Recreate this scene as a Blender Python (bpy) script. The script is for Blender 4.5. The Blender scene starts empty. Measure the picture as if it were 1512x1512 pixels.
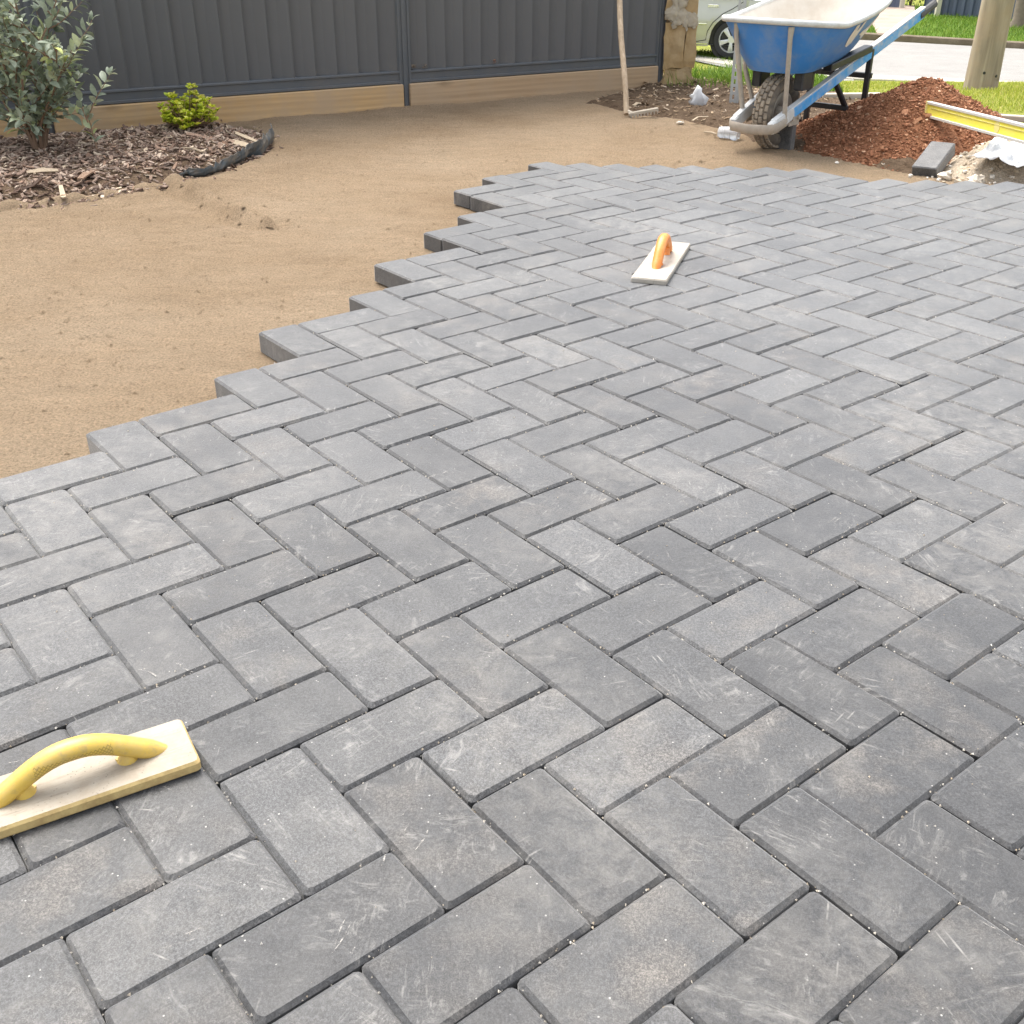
import bpy, math, random
from math import sin, cos, pi, radians, sqrt, atan2
from mathutils import Vector, Matrix, noise as mnoise

scn = bpy.context.scene
COL = scn.collection
R = random.Random(7)

# ------------------------------------------------------------------ camera
F_PX, PITCH, ROLL, CAMH = 1564.59, radians(29.2638), radians(0.2731), 0.95624
LAT, LROT, LX, LY = 0.115, radians(38.5976), -0.219525, -0.673685
fwd = Vector((0, cos(PITCH), -sin(PITCH)))
right = Vector((1, 0, 0))
up = right.cross(fwd)
CR = right * cos(ROLL) + up * sin(ROLL)
CU = up * cos(ROLL) - right * sin(ROLL)
CAM = Vector((0, 0, CAMH))
cd = bpy.data.cameras.new('camera')
cd.sensor_width = 36
cd.lens = 36 * F_PX / 1512
cd.clip_start, cd.clip_end = 0.05, 2000
cam = bpy.data.objects.new('camera', cd)
COL.objects.link(cam)
m = Matrix((CR, CU, -fwd)).transposed().to_4x4()
m.translation = CAM
cam.matrix_world = m
scn.camera = cam

# ------------------------------------------------------------------ light
SUN_EL, SUN_AZ = radians(64), radians(-32)      # azimuth measured from +Y towards +X
w = bpy.data.worlds.new('World')
scn.world = w
w.use_nodes = True
nt = w.node_tree
bg = nt.nodes['Background']
sky = nt.nodes.new('ShaderNodeTexSky')
sky.sky_type = 'NISHITA'
sky.sun_disc = False
sky.sun_elevation = SUN_EL
sky.sun_rotation = SUN_AZ
sky.air_density = 1.0
sky.dust_density = 4.0
sky.ozone_density = 0.6
hs = nt.nodes.new('ShaderNodeHueSaturation')     # thin high cloud: a paler sky
hs.inputs['Saturation'].default_value = 0.32
nt.links.new(sky.outputs[0], hs.inputs['Color'])
nt.links.new(hs.outputs[0], bg.inputs[0])
bg.inputs[1].default_value = 0.15
sd = bpy.data.lights.new('sun', 'SUN')
sd.energy = 1.5
sd.angle = radians(42)
sd.color = (1.0, 0.95, 0.88)
so = bpy.data.objects.new('sun', sd)
COL.objects.link(so)
sdir = Vector((sin(SUN_AZ) * cos(SUN_EL), cos(SUN_AZ) * cos(SUN_EL), sin(SUN_EL)))
so.rotation_euler = sdir.to_track_quat('Z', 'Y').to_euler()
so.location = (0, 0, 20)
scn.view_settings.view_transform = 'Standard'
scn.view_settings.look = 'None'
scn.view_settings.exposure = 1.42
scn.view_settings.gamma = 1.0

# ------------------------------------------------------------------ pixels to places
def ray(u, v):
    return fwd + CR * ((u - 756) / F_PX) + CU * ((756 - v) / F_PX)
def G(u, v, z=0.0):
    d = ray(u, v)
    return CAM + d * ((z - CAMH) / d.z)
def DY(u, v, y):
    d = ray(u, v)
    return CAM + d * (y / d.y)
def lat(x, y, z=0.0):
    x, y = x * LAT - LX, y * LAT - LY
    return Vector((cos(LROT) * x - sin(LROT) * y, sin(LROT) * x + cos(LROT) * y, z))
def pix(p):
    d = Vector(p) - CAM
    z = d.dot(fwd)
    if z < 0.05: return None
    return (756 + F_PX * d.dot(CR) / z, 756 - F_PX * d.dot(CU) / z, z)
def N(x, y, z=0.0):
    return mnoise.noise(Vector((x, y, z)))
def sstep(a, b, t):
    t = min(1, max(0, (t - a) / (b - a)))
    return t * t * (3 - 2 * t)

SAND = -0.055
def gz(x, y):
    d0 = 8.3 - 1.8 * sstep(1.7, 2.5, x)
    if y <= d0: return SAND
    u = min(1, (y - d0) / (17.5 - d0))
    return SAND - 1.155 * u * (0.85 + 0.15 * u)
STREET = -1.21

# ------------------------------------------------------------------ mesh helpers
class MB:
    def __init__(s):
        s.v = []; s.f = []; s.mi = []
    def add(s, verts, faces, mi=0):
        o = len(s.v)
        s.v += [tuple(p) for p in verts]
        s.f += [tuple(i + o for i in f) for f in faces]
        s.mi += [mi] * len(faces)
    def box(s, c, size, rot=None, mi=0, ch=0.0):
        x, y, z = [q / 2 for q in size]
        M = rot if rot is not None else Matrix.Identity(3)
        c = Vector(c)
        if ch <= 0:
            vs = [Vector((a * x, b * y, d * z)) for d in (-1, 1) for a, b in ((-1, -1), (1, -1), (1, 1), (-1, 1))]
            fs = [(3, 2, 1, 0), (4, 5, 6, 7), (0, 1, 5, 4), (1, 2, 6, 5), (2, 3, 7, 6), (3, 0, 4, 7)]
        else:
            ring = lambda q, zz: [Vector((a * (x - (q if k else 0)), b * (y - (0 if k else q)), zz))
                                  for (a, b, k) in ((-1, -1, 0), (-1, -1, 1), (1, -1, 1), (1, -1, 0), (1, 1, 0), (1, 1, 1), (-1, 1, 1), (-1, 1, 0))]
            def rg(off, zz):
                X, Y = x - off, y - off; q = ch
                return [Vector(t + (zz,)) for t in ((-X, -Y + q), (-X + q, -Y), (X - q, -Y), (X, -Y + q), (X, Y - q), (X - q, Y), (-X + q, Y), (-X, Y - q))]
            L = [rg(ch, -z), rg(0, -z + ch), rg(0, z - ch), rg(ch, z)]
            vs = sum(L, [])
            fs = [tuple(range(7, -1, -1)), tuple(range(24, 32))]
            for k in range(3):
                for i in range(8):
                    j = (i + 1) % 8
                    fs.append((k * 8 + i, k * 8 + j, k * 8 + 8 + j, k * 8 + 8 + i))
        s.add([M @ p + c for p in vs], fs, mi)
    def bar(s, p0, p1, w, h, mi=0, ch=0.0, upv=(0, 0, 1)):
        p0, p1 = Vector(p0), Vector(p1)
        a = (p1 - p0); L = a.length; a.normalize()
        b = Vector(upv).cross(a)
        if b.length < 1e-4: b = Vector((1, 0, 0)).cross(a)
        b.normalize(); c = a.cross(b)
        s.box((p0 + p1) / 2, (L, w, h), Matrix((a, b, c)).transposed(), mi, ch)
    def tube(s, pts, rad, n=8, mi=0, caps=True, closed=False, sq=(1, 1)):
        pts = [Vector(p) for p in pts]; k = len(pts)
        if not hasattr(rad, '__len__'): rad = [rad] * k
        rings = []; prev = None
        for i, p in enumerate(pts):
            if closed: t = pts[(i + 1) % k] - pts[i - 1]
            else: t = pts[min(i + 1, k - 1)] - pts[max(i - 1, 0)]
            t.normalize()
            if prev is None:
                b = Vector((0, 0, 1)).cross(t)
                if b.length < 0.05: b = Vector((1, 0, 0)).cross(t)
            else:
                b = prev - t * prev.dot(t)
            b.normalize(); prev = b; c = t.cross(b)
            rings.append([p + (b * cos(2 * pi * j / n) * sq[0] + c * sin(2 * pi * j / n) * sq[1]) * rad[i] for j in range(n)])
        fs = []
        for i in range(k if closed else k - 1):
            i2 = (i + 1) % k
            for j in range(n):
                j2 = (j + 1) % n
                fs.append((i * n + j, i * n + j2, i2 * n + j2, i2 * n + j))
        if caps and not closed:
            fs.append(tuple(range(n - 1, -1, -1)))
            fs.append(tuple((k - 1) * n + j for j in range(n)))
        s.add(sum(rings, []), fs, mi)
    def lathe(s, prof, n, M=None, mi=0, closed=False):
        # prof: (radius, height) about local Z
        vs = []
        for (r, h) in prof:
            for j in range(n):
                p = Vector((r * cos(2 * pi * j / n), r * sin(2 * pi * j / n), h))
                vs.append(M @ p if M is not None else p)
        k = len(prof); fs = []
        for i in range(k if closed else k - 1):
            i2 = (i + 1) % k
            for j in range(n):
                j2 = (j + 1) % n
                fs.append((i * n + j, i * n + j2, i2 * n + j2, i2 * n + j))
        if not closed:
            fs.append(tuple(range(n - 1, -1, -1))); fs.append(tuple((k - 1) * n + j for j in range(n)))
        s.add(vs, fs, mi)
    def mesh(s, name, mats, smooth=False):
        me = bpy.data.meshes.new(name)
        me.from_pydata(s.v, [], s.f)
        if not isinstance(mats, (list, tuple)): mats = [mats]
        for q in mats: me.materials.append(q)
        if len(mats) > 1: me.polygons.foreach_set('material_index', s.mi)
        if smooth: me.polygons.foreach_set('use_smooth', [True] * len(me.polygons))
        me.update()
        return me
    def build(s, name, mats, parent=None, smooth=False, loc=None):
        return link(name, s.mesh(name, mats, smooth), parent, loc)

def link(name, me, parent=None, loc=None):
    o = bpy.data.objects.new(name, me)
    COL.objects.link(o)
    if parent: o.parent = parent
    if loc is not None: o.location = loc
    return o
def tag(o, label=None, cat=None, group=None, kind=None):
    if label: o['label'] = label
    if cat: o['category'] = cat
    if group: o['group'] = group
    if kind: o['kind'] = kind
    return o
def thing(name, label, cat, loc=(0, 0, 0), rz=0, group=None, rot=None):
    o = bpy.data.objects.new(name, None)
    o.empty_display_size = 0.1
    COL.objects.link(o)
    o.location = loc
    o.rotation_euler = rot if rot else (0, 0, rz)
    return tag(o, label, cat, group)
def autosmooth(o, ang=35):
    me = o.data
    me.polygons.foreach_set('use_smooth', [True] * len(me.polygons))
    if hasattr(me, 'set_sharp_from_angle'): me.set_sharp_from_angle(angle=radians(ang))
    return o
def inpoly(x, y, P):
    c = False; j = len(P) - 1
    for i in range(len(P)):
        if (P[i][1] > y) != (P[j][1] > y) and x < (P[j][0] - P[i][0]) * (y - P[i][1]) / (P[j][1] - P[i][1]) + P[i][0]: c = not c
        j = i
    return c
def segd(x, y, P, closed=True):
    best = 1e9; n = len(P)
    for i in range(n if closed else n - 1):
        ax, ay = P[i][:2]; bx, by = P[(i + 1) % n][:2]
        dx, dy = bx - ax, by - ay
        t = max(0, min(1, ((x - ax) * dx + (y - ay) * dy) / (dx * dx + dy * dy + 1e-12)))
        best = min(best, math.hypot(x - ax - t * dx, y - ay - t * dy))
    return best

# ------------------------------------------------------------------ materials
class NT:
    def __init__(s, name):
        s.m = bpy.data.materials.new(name)
        s.m.use_nodes = True
        s.t = s.m.node_tree
        s.b = s.t.nodes['Principled BSDF']
    def n(s, typ, **kw):
        nd = s.t.nodes.new('ShaderNode' + typ)
        for k, v in kw.items(): setattr(nd, k, v)
        return nd
    def l(s, a, b): s.t.links.new(a, b)
    def val(s, inp, v):
        if hasattr(v, 'is_linked'): s.l(v, inp)
        elif isinstance(v, (tuple, list)) and len(v) == 3 and inp.type == 'RGBA': inp.default_value = (*v, 1)
        else: inp.default_value = v
    def noise(s, vec, scale, detail=4, rough=0.55, dist=0.0, out='Fac'):
        q = s.n('TexNoise'); s.l(vec, q.inputs['Vector'])
        q.inputs['Scale'].default_value = scale; q.inputs['Detail'].default_value = detail
        q.inputs['Roughness'].default_value = rough; q.inputs['Distortion'].default_value = dist
        return q.outputs[out]
    def vor(s, vec, scale, feature='F1', rnd=1.0):
        q = s.n('TexVoronoi', feature=feature); s.l(vec, q.inputs['Vector'])
        q.inputs['Scale'].default_value = scale; q.inputs['Randomness'].default_value = rnd
        return q.outputs['Distance']
    def ramp(s, fac, stops):
        q = s.n('ValToRGB'); s.l(fac, q.inputs[0])
        e = q.color_ramp.elements
        while len(e) < len(stops): e.new(0.5)
        for el, (p, c) in zip(e, stops):
            el.position = p
            el.color = (c, c, c, 1) if not hasattr(c, '__len__') else (*c, 1)
        return q.outputs[0]
    def mix(s, fac, a, b, mode='MIX'):
        q = s.n('Mix', data_type='RGBA', blend_type=mode)
        s.val(q.inputs['Factor'], fac); s.val(q.inputs[6], a); s.val(q.inputs[7], b)
        return q.outputs[2]
    def math(s, op, a, b=None, clamp=False):
        q = s.n('Math', operation=op, use_clamp=clamp); s.val(q.inputs[0], a)
        if b is not None: s.val(q.inputs[1], b)
        return q.outputs[0]
    def vmath(s, op, a, b):
        q = s.n('VectorMath', operation=op); s.val(q.inputs[0], a); s.val(q.inputs[1], b)
        return q.outputs[0]
    def map(s, vec, scale=(1, 1, 1), rot=(0, 0, 0)):
        q = s.n('Mapping'); s.l(vec, q.inputs[0])
        q.inputs['Scale'].default_value = scale; q.inputs['Rotation'].default_value = rot
        return q.outputs[0]
    def bump(s, h, strength=0.4, dist=0.01, normal=None):
        q = s.n('Bump'); s.l(h, q.inputs['Height'])
        q.inputs['Strength'].default_value = strength; q.inputs['Distance'].default_value = dist
        if normal: s.l(normal, q.inputs['Normal'])
        return q.outputs[0]
    def done(s, col=None, rough=None, metal=None, normal=None, spec=None):
        if col is not None: s.val(s.b.inputs['Base Color'], col)
        if rough is not None: s.val(s.b.inputs['Roughness'], rough)
        if metal is not None: s.val(s.b.inputs['Metallic'], metal)
        if normal is not None: s.l(normal, s.b.inputs['Normal'])
        if spec is not None: s.val(s.b.inputs['Specular IOR Level'], spec)
        return s.m
    @property
    def pos(s): return s.n('NewGeometry').outputs['Position']
    @property
    def obj(s): return s.n('TexCoord').outputs['Object']
    @property
    def isl(s): return s.n('NewGeometry').outputs['Random Per Island']
    @property
    def rnd(s): return s.n('ObjectInfo').outputs['Random']

def basic(name, col, rough=0.6, metal=0.0, var=0.15, scale=30, bump=0.15, dirt=None, dirt_amt=0.5, dscale=8, spec=None):
    t = NT(name)
    p = t.obj
    nz = t.noise(p, scale, 5, 0.6)
    c = t.mix(nz, tuple(q * (1 - var) for q in col), tuple(min(1, q * (1 + var)) for q in col))
    if dirt:
        d = t.ramp(t.noise(p, dscale, 6, 0.7), [(0.42, 0.0), (0.68, 1.0)])
        c = t.mix(t.math('MULTIPLY', d, dirt_amt), c, dirt)
    return t.done(c, rough, metal, t.bump(nz, bump, 0.004) if bump else None, spec)

def paver_mat(name, island):
    t = NT(name)
    rnd = t.isl if island else t.rnd
    p = t.pos
    off = t.n('CombineXYZ')
    t.l(t.math('MULTIPLY', rnd, 37.0), off.inputs[0]); t.l(t.math('MULTIPLY', rnd, 91.0), off.inputs[1])
    q0 = t.vmath('ADD', p, off.outputs[0])
    vr = t.n('VectorRotate', rotation_type='Z_AXIS')         # every paver shows its own patch of wear, turned its own way
    t.l(q0, vr.inputs['Vector']); t.l(t.math('MULTIPLY', t.math('FRACT', t.math('MULTIPLY', rnd, 57.3)), 6.283), vr.inputs['Angle'])
    q = vr.outputs[0]
    r2 = t.math('FRACT', t.math('MULTIPLY', rnd, 13.7))
    base = t.ramp(rnd, [(0, (0.019, 0.0195, 0.021)), (0.3, (0.026, 0.0266, 0.0282)), (0.75, (0.036, 0.0366, 0.038)), (1, (0.054, 0.0545, 0.0555))])
    # warm sandy tinge on some pavers, in uneven clouds
    warm = t.math('MULTIPLY', t.ramp(t.noise(q, 9, 5, 0.65), [(0.48, 0), (0.72, 1)]), t.ramp(r2, [(0.35, 0.03), (1.0, 0.55)]))
    c = t.mix(warm, base, (0.150, 0.130, 0.108))
    # mottling
    c = t.mix(t.ramp(t.noise(q, 28, 6, 0.7), [(0.3, 0), (0.75, 0.5)]), c, t.mix(1.0, c, (1.45, 1.45, 1.45), 'MULTIPLY'))
    # fine aggregate
    fine = t.math('ADD', t.math('MULTIPLY', t.noise(q, 620, 1, 0.5), 0.5), t.math('MULTIPLY', t.noise(q, 240, 2, 0.6), 0.5))
    c = t.mix(1.0, c, t.ramp(fine, [(0.37, 0.36), (0.5, 1.0), (0.63, 1.95)]), 'MULTIPLY')
    pit = t.math('MULTIPLY', t.ramp(t.vor(q, 300, 'F1'), [(0.16, 0.75), (0.30, 0)]), t.ramp(t.noise(q, 90, 2, 0.6), [(0.46, 0), (0.60, 1)]))
    c = t.mix(pit, c, (0.030, 0.030, 0.031))
    # scuffs: short pale scratches, masked to patches
    def scratch(scale, rot, asp, seed):
        v = t.map(q, (scale, scale * asp, 1), (0, 0, rot))
        v = t.vmath('ADD', v, (seed, seed * 1.7, 0))
        dd = t.vor(v, 1.0, 'F1')
        return t.ramp(dd, [(0.035, 1.0), (0.085, 0.0)])
    sc = t.math('MAXIMUM', t.math('MAXIMUM', scratch(55, 0.5, 0.09, 3), scratch(48, 1.9, 0.07, 11)), scratch(60, 1.15, 0.10, 23))
    sc = t.math('MULTIPLY', sc, t.ramp(t.noise(q, 14, 4, 0.7), [(0.46, 0), (0.62, 0.7)]))
    c = t.mix(sc, c, (0.30, 0.288, 0.265))
    # rubbed whitish swipes
    sw = t.noise(t.map(q, (20, 62, 1)), 1.0, 6, 0.75, 1.2)
    sw = t.math('MULTIPLY', t.ramp(sw, [(0.52, 0), (0.70, 0.5)]), t.ramp(t.noise(q, 8, 4, 0.7), [(0.50, 0), (0.64, 1)]))
    c = t.mix(sw, c, (0.34, 0.328, 0.305))
    sw2 = t.noise(t.map(q, (110, 24, 1)), 1.0, 6, 0.8, 0.8)
    sw2 = t.math('MULTIPLY', t.ramp(sw2, [(0.52, 0), (0.68, 0.6)]), t.ramp(t.noise(t.vmath('ADD', q, (5.0, 9.0, 0.0)), 7, 4, 0.7), [(0.51, 0), (0.63, 1)]))
    c = t.mix(sw2, c, (0.32, 0.308, 0.285))
    # thin veil of dust, cloudy
    du = t.ramp(t.noise(q, 5.0, 6, 0.75, 0.8), [(0.45, 0), (0.75, 0.38)])
    c = t.mix(du, c, (0.115, 0.111, 0.104))
    # sand trodden over the paving in drifts that cross from paver to paver
    dz = t.math('MULTIPLY', t.ramp(t.noise(p, 1.5, 5, 0.65), [(0.47, 0), (0.66, 0.55)]), t.ramp(t.noise(p, 26, 5, 0.75, 0.6), [(0.40, 0), (0.68, 1)]))
    c = t.mix(dz, c, (0.25, 0.235, 0.21))
    # specks of mortar and pale grit
    sp = t.ramp(t.vor(q, 120, 'F1'), [(0.10, 1), (0.17, 0)])
    sp = t.math('MULTIPLY', sp, t.ramp(t.noise(q, 40, 2, 0.5), [(0.60, 0), (0.66, 0.8)]))
    c = t.mix(sp, c, (0.42, 0.405, 0.375))
    # drips and blotches of dried slurry
    bl = t.math('MULTIPLY', t.ramp(t.noise(q, 22, 6, 0.75, 0.4), [(0.66, 0), (0.74, 0.75)]), t.ramp(t.noise(q, 3.1, 2), [(0.48, 0), (0.6, 1)]))
    c = t.mix(bl, c, (0.30, 0.265, 0.215))
    h = t.math('ADD', t.noise(q, 300, 4, 0.8), t.math('MULTIPLY', t.noise(q, 60, 4, 0.6), 0.8))
    t.b.inputs['Sheen Weight'].default_value = 0.52          # sheen added to brighten far pavers at grazing angles, like sky glare
    t.b.inputs['Sheen Roughness'].default_value = 0.42
    t.b.inputs['Sheen Tint'].default_value = (1.0, 0.99, 0.97, 1)
    rg = t.ramp(t.noise(q, 18, 4), [(0.3, 0.48), (0.7, 0.60)])
    return t.done(c, rg, 0, t.bump(h, 0.34, 0.0022), 0.5)

M = {}
M['paver'] = paver_mat('paver_concrete', False)
M['paver_far'] = paver_mat('paver_concrete_field', True)

def sand_mat():
    t = NT('bedding_sand')
    p = t.pos
    c = t.ramp(t.noise(p, 1.3, 5, 0.6), [(0.3, (0.49, 0.350, 0.218)), (0.5, (0.565, 0.415, 0.270)), (0.72, (0.61, 0.462, 0.312))])
    st = t.noise(t.map(p, (5, 16, 4), (0, 0, 0.45)), 1.0, 6, 0.7, 0.4)
    c = t.mix(1.0, c, t.ramp(st, [(0.32, 0.90), (0.65, 1.05)]), 'MULTIPLY')
    g = t.noise(p, 160, 4, 0.8)
    c = t.mix(1.0, c, t.ramp(g, [(0.32, 0.58), (0.5, 1.0), (0.68, 1.30)]), 'MULTIPLY')
    h = t.math('ADD', t.math('ADD', t.math('MULTIPLY', t.noise(p, 110, 5, 0.75), 1.0), t.math('MULTIPLY', t.math('SUBTRACT', 0.6, t.vor(t.vmath('ADD', p, t.noise(p, 40, 3, 0.6, 0, 'Color')), 75)), 1.5)), t.math('MULTIPLY', t.noise(t.map(p, (42, 58, 30), (0, 0, 0.3)), 1.0, 6, 0.75), 2.2))
    return t.done(c, 0.95, 0, t.bump(h, 1.0, 0.0040), 0.15)
M['sand'] = sand_mat()

def earth(name, lo, hi, scale=14, bump=0.8, dist=0.02):
    t = NT(name)
    p = t.pos
    c = t.mix(t.ramp(t.noise(p, scale, 6, 0.75), [(0.3, 0), (0.7, 1)]), lo, hi)
    c = t.mix(1.0, c, t.ramp(t.noise(p, 130, 3, 0.8), [(0.3, 0.6), (0.75, 1.35)]), 'MULTIPLY')
    h = t.math('ADD', t.noise(p, 70, 5, 0.8), t.math('MULTIPLY', t.noise(p, 18, 4, 0.6), 1.5))
    return t.done(c, 0.95, 0, t.bump(h, bump, dist), 0.1)
M['soil'] = earth('garden_soil', (0.085, 0.055, 0.035), (0.21, 0.15, 0.10))
M['red_soil'] = earth('red_soil', (0.19, 0.082, 0.042), (0.33, 0.155, 0.083))
M['rubble'] = earth('cement_rubble', (0.48, 0.38, 0.27), (0.68, 0.58, 0.45), 20)
M['verge'] = earth('verge_turf', (0.16, 0.19, 0.03), (0.34, 0.35, 0.075), 6)
M['far_verge'] = earth('far_turf', (0.075, 0.14, 0.016), (0.14, 0.23, 0.03), 3)
M['asphalt'] = earth('pale_asphalt', (0.265, 0.255, 0.24), (0.325, 0.315, 0.295), 2, 0.2, 0.004)
M['kerb'] = earth('kerb_concrete', (0.42, 0.39, 0.33), (0.58, 0.54, 0.47), 3, 0.3, 0.01)
M['kerb_dark'] = earth('kerb_old', (0.15, 0.12, 0.085), (0.26, 0.215, 0.16), 3, 0.4, 0.01)
M['drive'] = earth('driveway', (0.36, 0.28, 0.23), (0.46, 0.37, 0.31), 2, 0.2, 0.01)

def island_mat(name, stops, rough=0.9, var=0.35, scale=120, spec=0.2, trans=0.0):
    t = NT(name)
    c = t.ramp(t.isl, stops)
    c = t.mix(1.0, c, t.ramp(t.noise(t.pos, scale, 3, 0.7), [(0.3, 1 - var), (0.7, 1 + var)]), 'MULTIPLY')
    mt = t.done(c, rough, 0, None, spec)
    if trans:
        tr = t.n('BsdfTranslucent'); t.l(c, tr.inputs[0])
        mx = t.n('MixShader'); mx.inputs[0].default_value = trans
        out = t.t.nodes['Material Output']
        t.l(t.b.outputs[0], mx.inputs[1]); t.l(tr.outputs[0], mx.inputs[2]); t.l(mx.outputs[0], out.inputs[0])
    return mt
M['mulch'] = island_mat('bark_mulch', [(0, (0.10, 0.062, 0.045)), (0.22, (0.20, 0.138, 0.105)), (0.5, (0.33, 0.255, 0.205)), (0.72, (0.26, 0.165, 0.115)), (0.9, (0.44, 0.355, 0.28)), (1, (0.62, 0.50, 0.36))])
M['redchip'] = island_mat('red_bark_chips', [(0, (0.17, 0.072, 0.038)), (0.35, (0.27, 0.118, 0.062)), (0.75, (0.35, 0.165, 0.09)), (0.95, (0.44, 0.235, 0.135)), (1, (0.58, 0.38, 0.25))])
M['litter'] = island_mat('dry_litter', [(0, (0.11, 0.075, 0.05)), (0.4, (0.27, 0.19, 0.12)), (0.8, (0.42, 0.31, 0.20)), (1, (0.58, 0.48, 0.36))])
M['grit'] = island_mat('pale_grit', [(0, (0.42, 0.34, 0.24)), (0.5, (0.58, 0.51, 0.41)), (1, (0.76, 0.72, 0.64))])
M['grass'] = island_mat('verge_grass', [(0, (0.18, 0.25, 0.025)), (0.35, (0.31, 0.36, 0.042)), (0.75, (0.44, 0.46, 0.07)), (0.93, (0.54, 0.50, 0.14)), (1, (0.60, 0.48, 0.22))], 0.6, 0.2, 30, 0.3, 0.3)
M['grass_tall'] = island_mat('long_grass', [(0, (0.075, 0.165, 0.015)), (0.5, (0.15, 0.27, 0.028)), (1, (0.28, 0.38, 0.06))], 0.55, 0.2, 30, 0.3, 0.3)
M['grass_far'] = island_mat('far_grass', [(0, (0.085, 0.17, 0.015)), (0.6, (0.15, 0.26, 0.03)), (1, (0.25, 0.31, 0.055))], 0.6, 0.2, 30, 0.3, 0.3)

def leaf_mat(name, stops, rnd, rough=0.5, trans=0.22):
    t = NT(name)
    r = t.rnd if rnd else t.isl
    c = t.ramp(r, stops)
    c = t.mix(1.0, c, t.ramp(t.noise(t.obj, 60, 3), [(0.3, 0.85), (0.7, 1.12)]), 'MULTIPLY')
    mt = t.done(c, rough, 0, None, 0.45)
    tr = t.n('BsdfTranslucent'); t.l(c, tr.inputs[0])
    mx = t.n('MixShader'); mx.inputs[0].default_value = trans
    t.l(t.b.outputs[0], mx.inputs[1]); t.l(tr.outputs[0], mx.inputs[2]); t.l(mx.outputs[0], t.t.nodes['Material Output'].inputs[0])
    return mt
SAGE = [(0, (0.19, 0.235, 0.165)), (0.4, (0.31, 0.36, 0.265)), (0.8, (0.42, 0.47, 0.36)), (0.95, (0.48, 0.54, 0.31)), (1, (0.52, 0.58, 0.18))]
M['leaf'] = leaf_mat('sage_leaf', SAGE, True)
M['leaf_i'] = leaf_mat('sage_leaf_mass', SAGE, False)
M['leaf_y'] = leaf_mat('lime_leaf', [(0, (0.26, 0.36, 0.022)), (0.35, (0.50, 0.58, 0.04)), (0.75, (0.70, 0.72, 0.08)), (0.93, (0.80, 0.77, 0.22)), (1, (0.46, 0.24, 0.08))], False, 0.4, 0.38)
M['leaf_g'] = leaf_mat('green_leaf', [(0, (0.03, 0.07, 0.012)), (1, (0.09, 0.15, 0.03))], False)
M['bark'] = basic('stem_bark', (0.22, 0.14, 0.09), 0.85, 0, 0.35, 60, 0.5)
M['trunk'] = basic('tree_bark', (0.20, 0.16, 0.12), 0.9, 0, 0.4, 14, 0.8)

def wood(name, lo, hi, axis, scale=1.0, rough=0.8, dirt=None, dz=None):
    t = NT(name)
    p = t.obj
    sc = [26 * scale] * 3; sc[axis] = 1.3 * scale
    g = t.noise(t.map(p, tuple(sc)), 1.0, 6, 0.65, 0.7)
    rings = t.n('TexWave', wave_type='BANDS', bands_direction='Z')
    t.l(t.map(p, tuple(q * 0.5 for q in sc)), rings.inputs[0])
    rings.inputs['Scale'].default_value = 0.9; rings.inputs['Distortion'].default_value = 9; rings.inputs['Detail'].default_value = 3
    c = t.mix(t.ramp(g, [(0.3, 0), (0.72, 1)]), lo, hi)
    c = t.mix(t.math('MULTIPLY', rings.outputs['Fac'], 0.4), c, tuple(q * 0.72 for q in lo))
    kn = t.ramp(t.vor(t.map(p, (2.2, 2.2, 7)), 1.0), [(0.06, 1), (0.17, 0)])
    c = t.mix(t.math('MULTIPLY', kn, 0.55), c, tuple(q * 0.45 for q in lo))
    if dirt: c = t.mix(t.ramp(t.noise(p, 3.2, 5, 0.7), [(0.42, 0), (0.66, 0.8)]), c, dirt)
    return t.done(c, rough, 0, t.bump(g, 0.35, 0.004), 0.25)
M['sleeper'] = wood('sleeper_pine', (0.50, 0.32, 0.15), (0.68, 0.47, 0.25), 0, 1.0, 0.85, (0.46, 0.34, 0.22))
M['sleeper2'] = wood('sleeper_pine_dusty', (0.42, 0.29, 0.17), (0.56, 0.40, 0.25), 0, 1.0, 0.9, (0.44, 0.33, 0.22))
M['handlewood'] = wood('rake_handle_wood', (0.36, 0.27, 0.18), (0.55, 0.44, 0.32), 2, 2.0)
M['pole'] = wood('pole_hardwood', (0.24, 0.19, 0.145), (0.46, 0.385, 0.305), 2, 0.7, 0.9, (0.36, 0.27, 0.19))
M['offcut'] = wood('offcut_timber', (0.44, 0.38, 0.30), (0.62, 0.56, 0.46), 0, 2.0)

def sheet_mat():
    t = NT('fence_steel')
    p = t.pos
    c = t.mix(t.noise(p, 2.2, 4, 0.6), (0.112, 0.114, 0.117), (0.132, 0.133, 0.135))
    dust = t.math('MULTIPLY', t.ramp(t.n('SeparateXYZ').outputs[2] if False else t.noise(t.map(p, (3, 3, 1.2)), 1.5, 5, 0.7), [(0.45, 0), (0.75, 0.35)]), 0.3)
    c = t.mix(dust, c, (0.15, 0.13, 0.11))
    sz = t.n('SeparateXYZ'); t.l(p, sz.inputs[0])
    spl = t.math('MULTIPLY', t.ramp(t.math('ADD', sz.outputs[2], t.math('MULTIPLY', t.noise(p, 5, 5, 0.7), 0.5)), [(0.26, 0.5), (0.46, 0.0)]), t.ramp(t.noise(p, 40, 4, 0.7), [(0.4, 0.2), (0.65, 1)]))
    c = t.mix(spl, c, (0.23, 0.195, 0.155))
    sp = t.math('MULTIPLY', t.ramp(t.vor(p, 26), [(0.02, 1), (0.05, 0)]), t.ramp(t.noise(p, 2.5, 2), [(0.56, 0), (0.62, 0.7)]))
    c = t.mix(sp, c, (0.30, 0.25, 0.20))
    return t.done(c, 0.5, 0, t.bump(t.noise(p, 6, 2), 0.08, 0.01), 0.4)
M['steel'] = sheet_mat()
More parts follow.
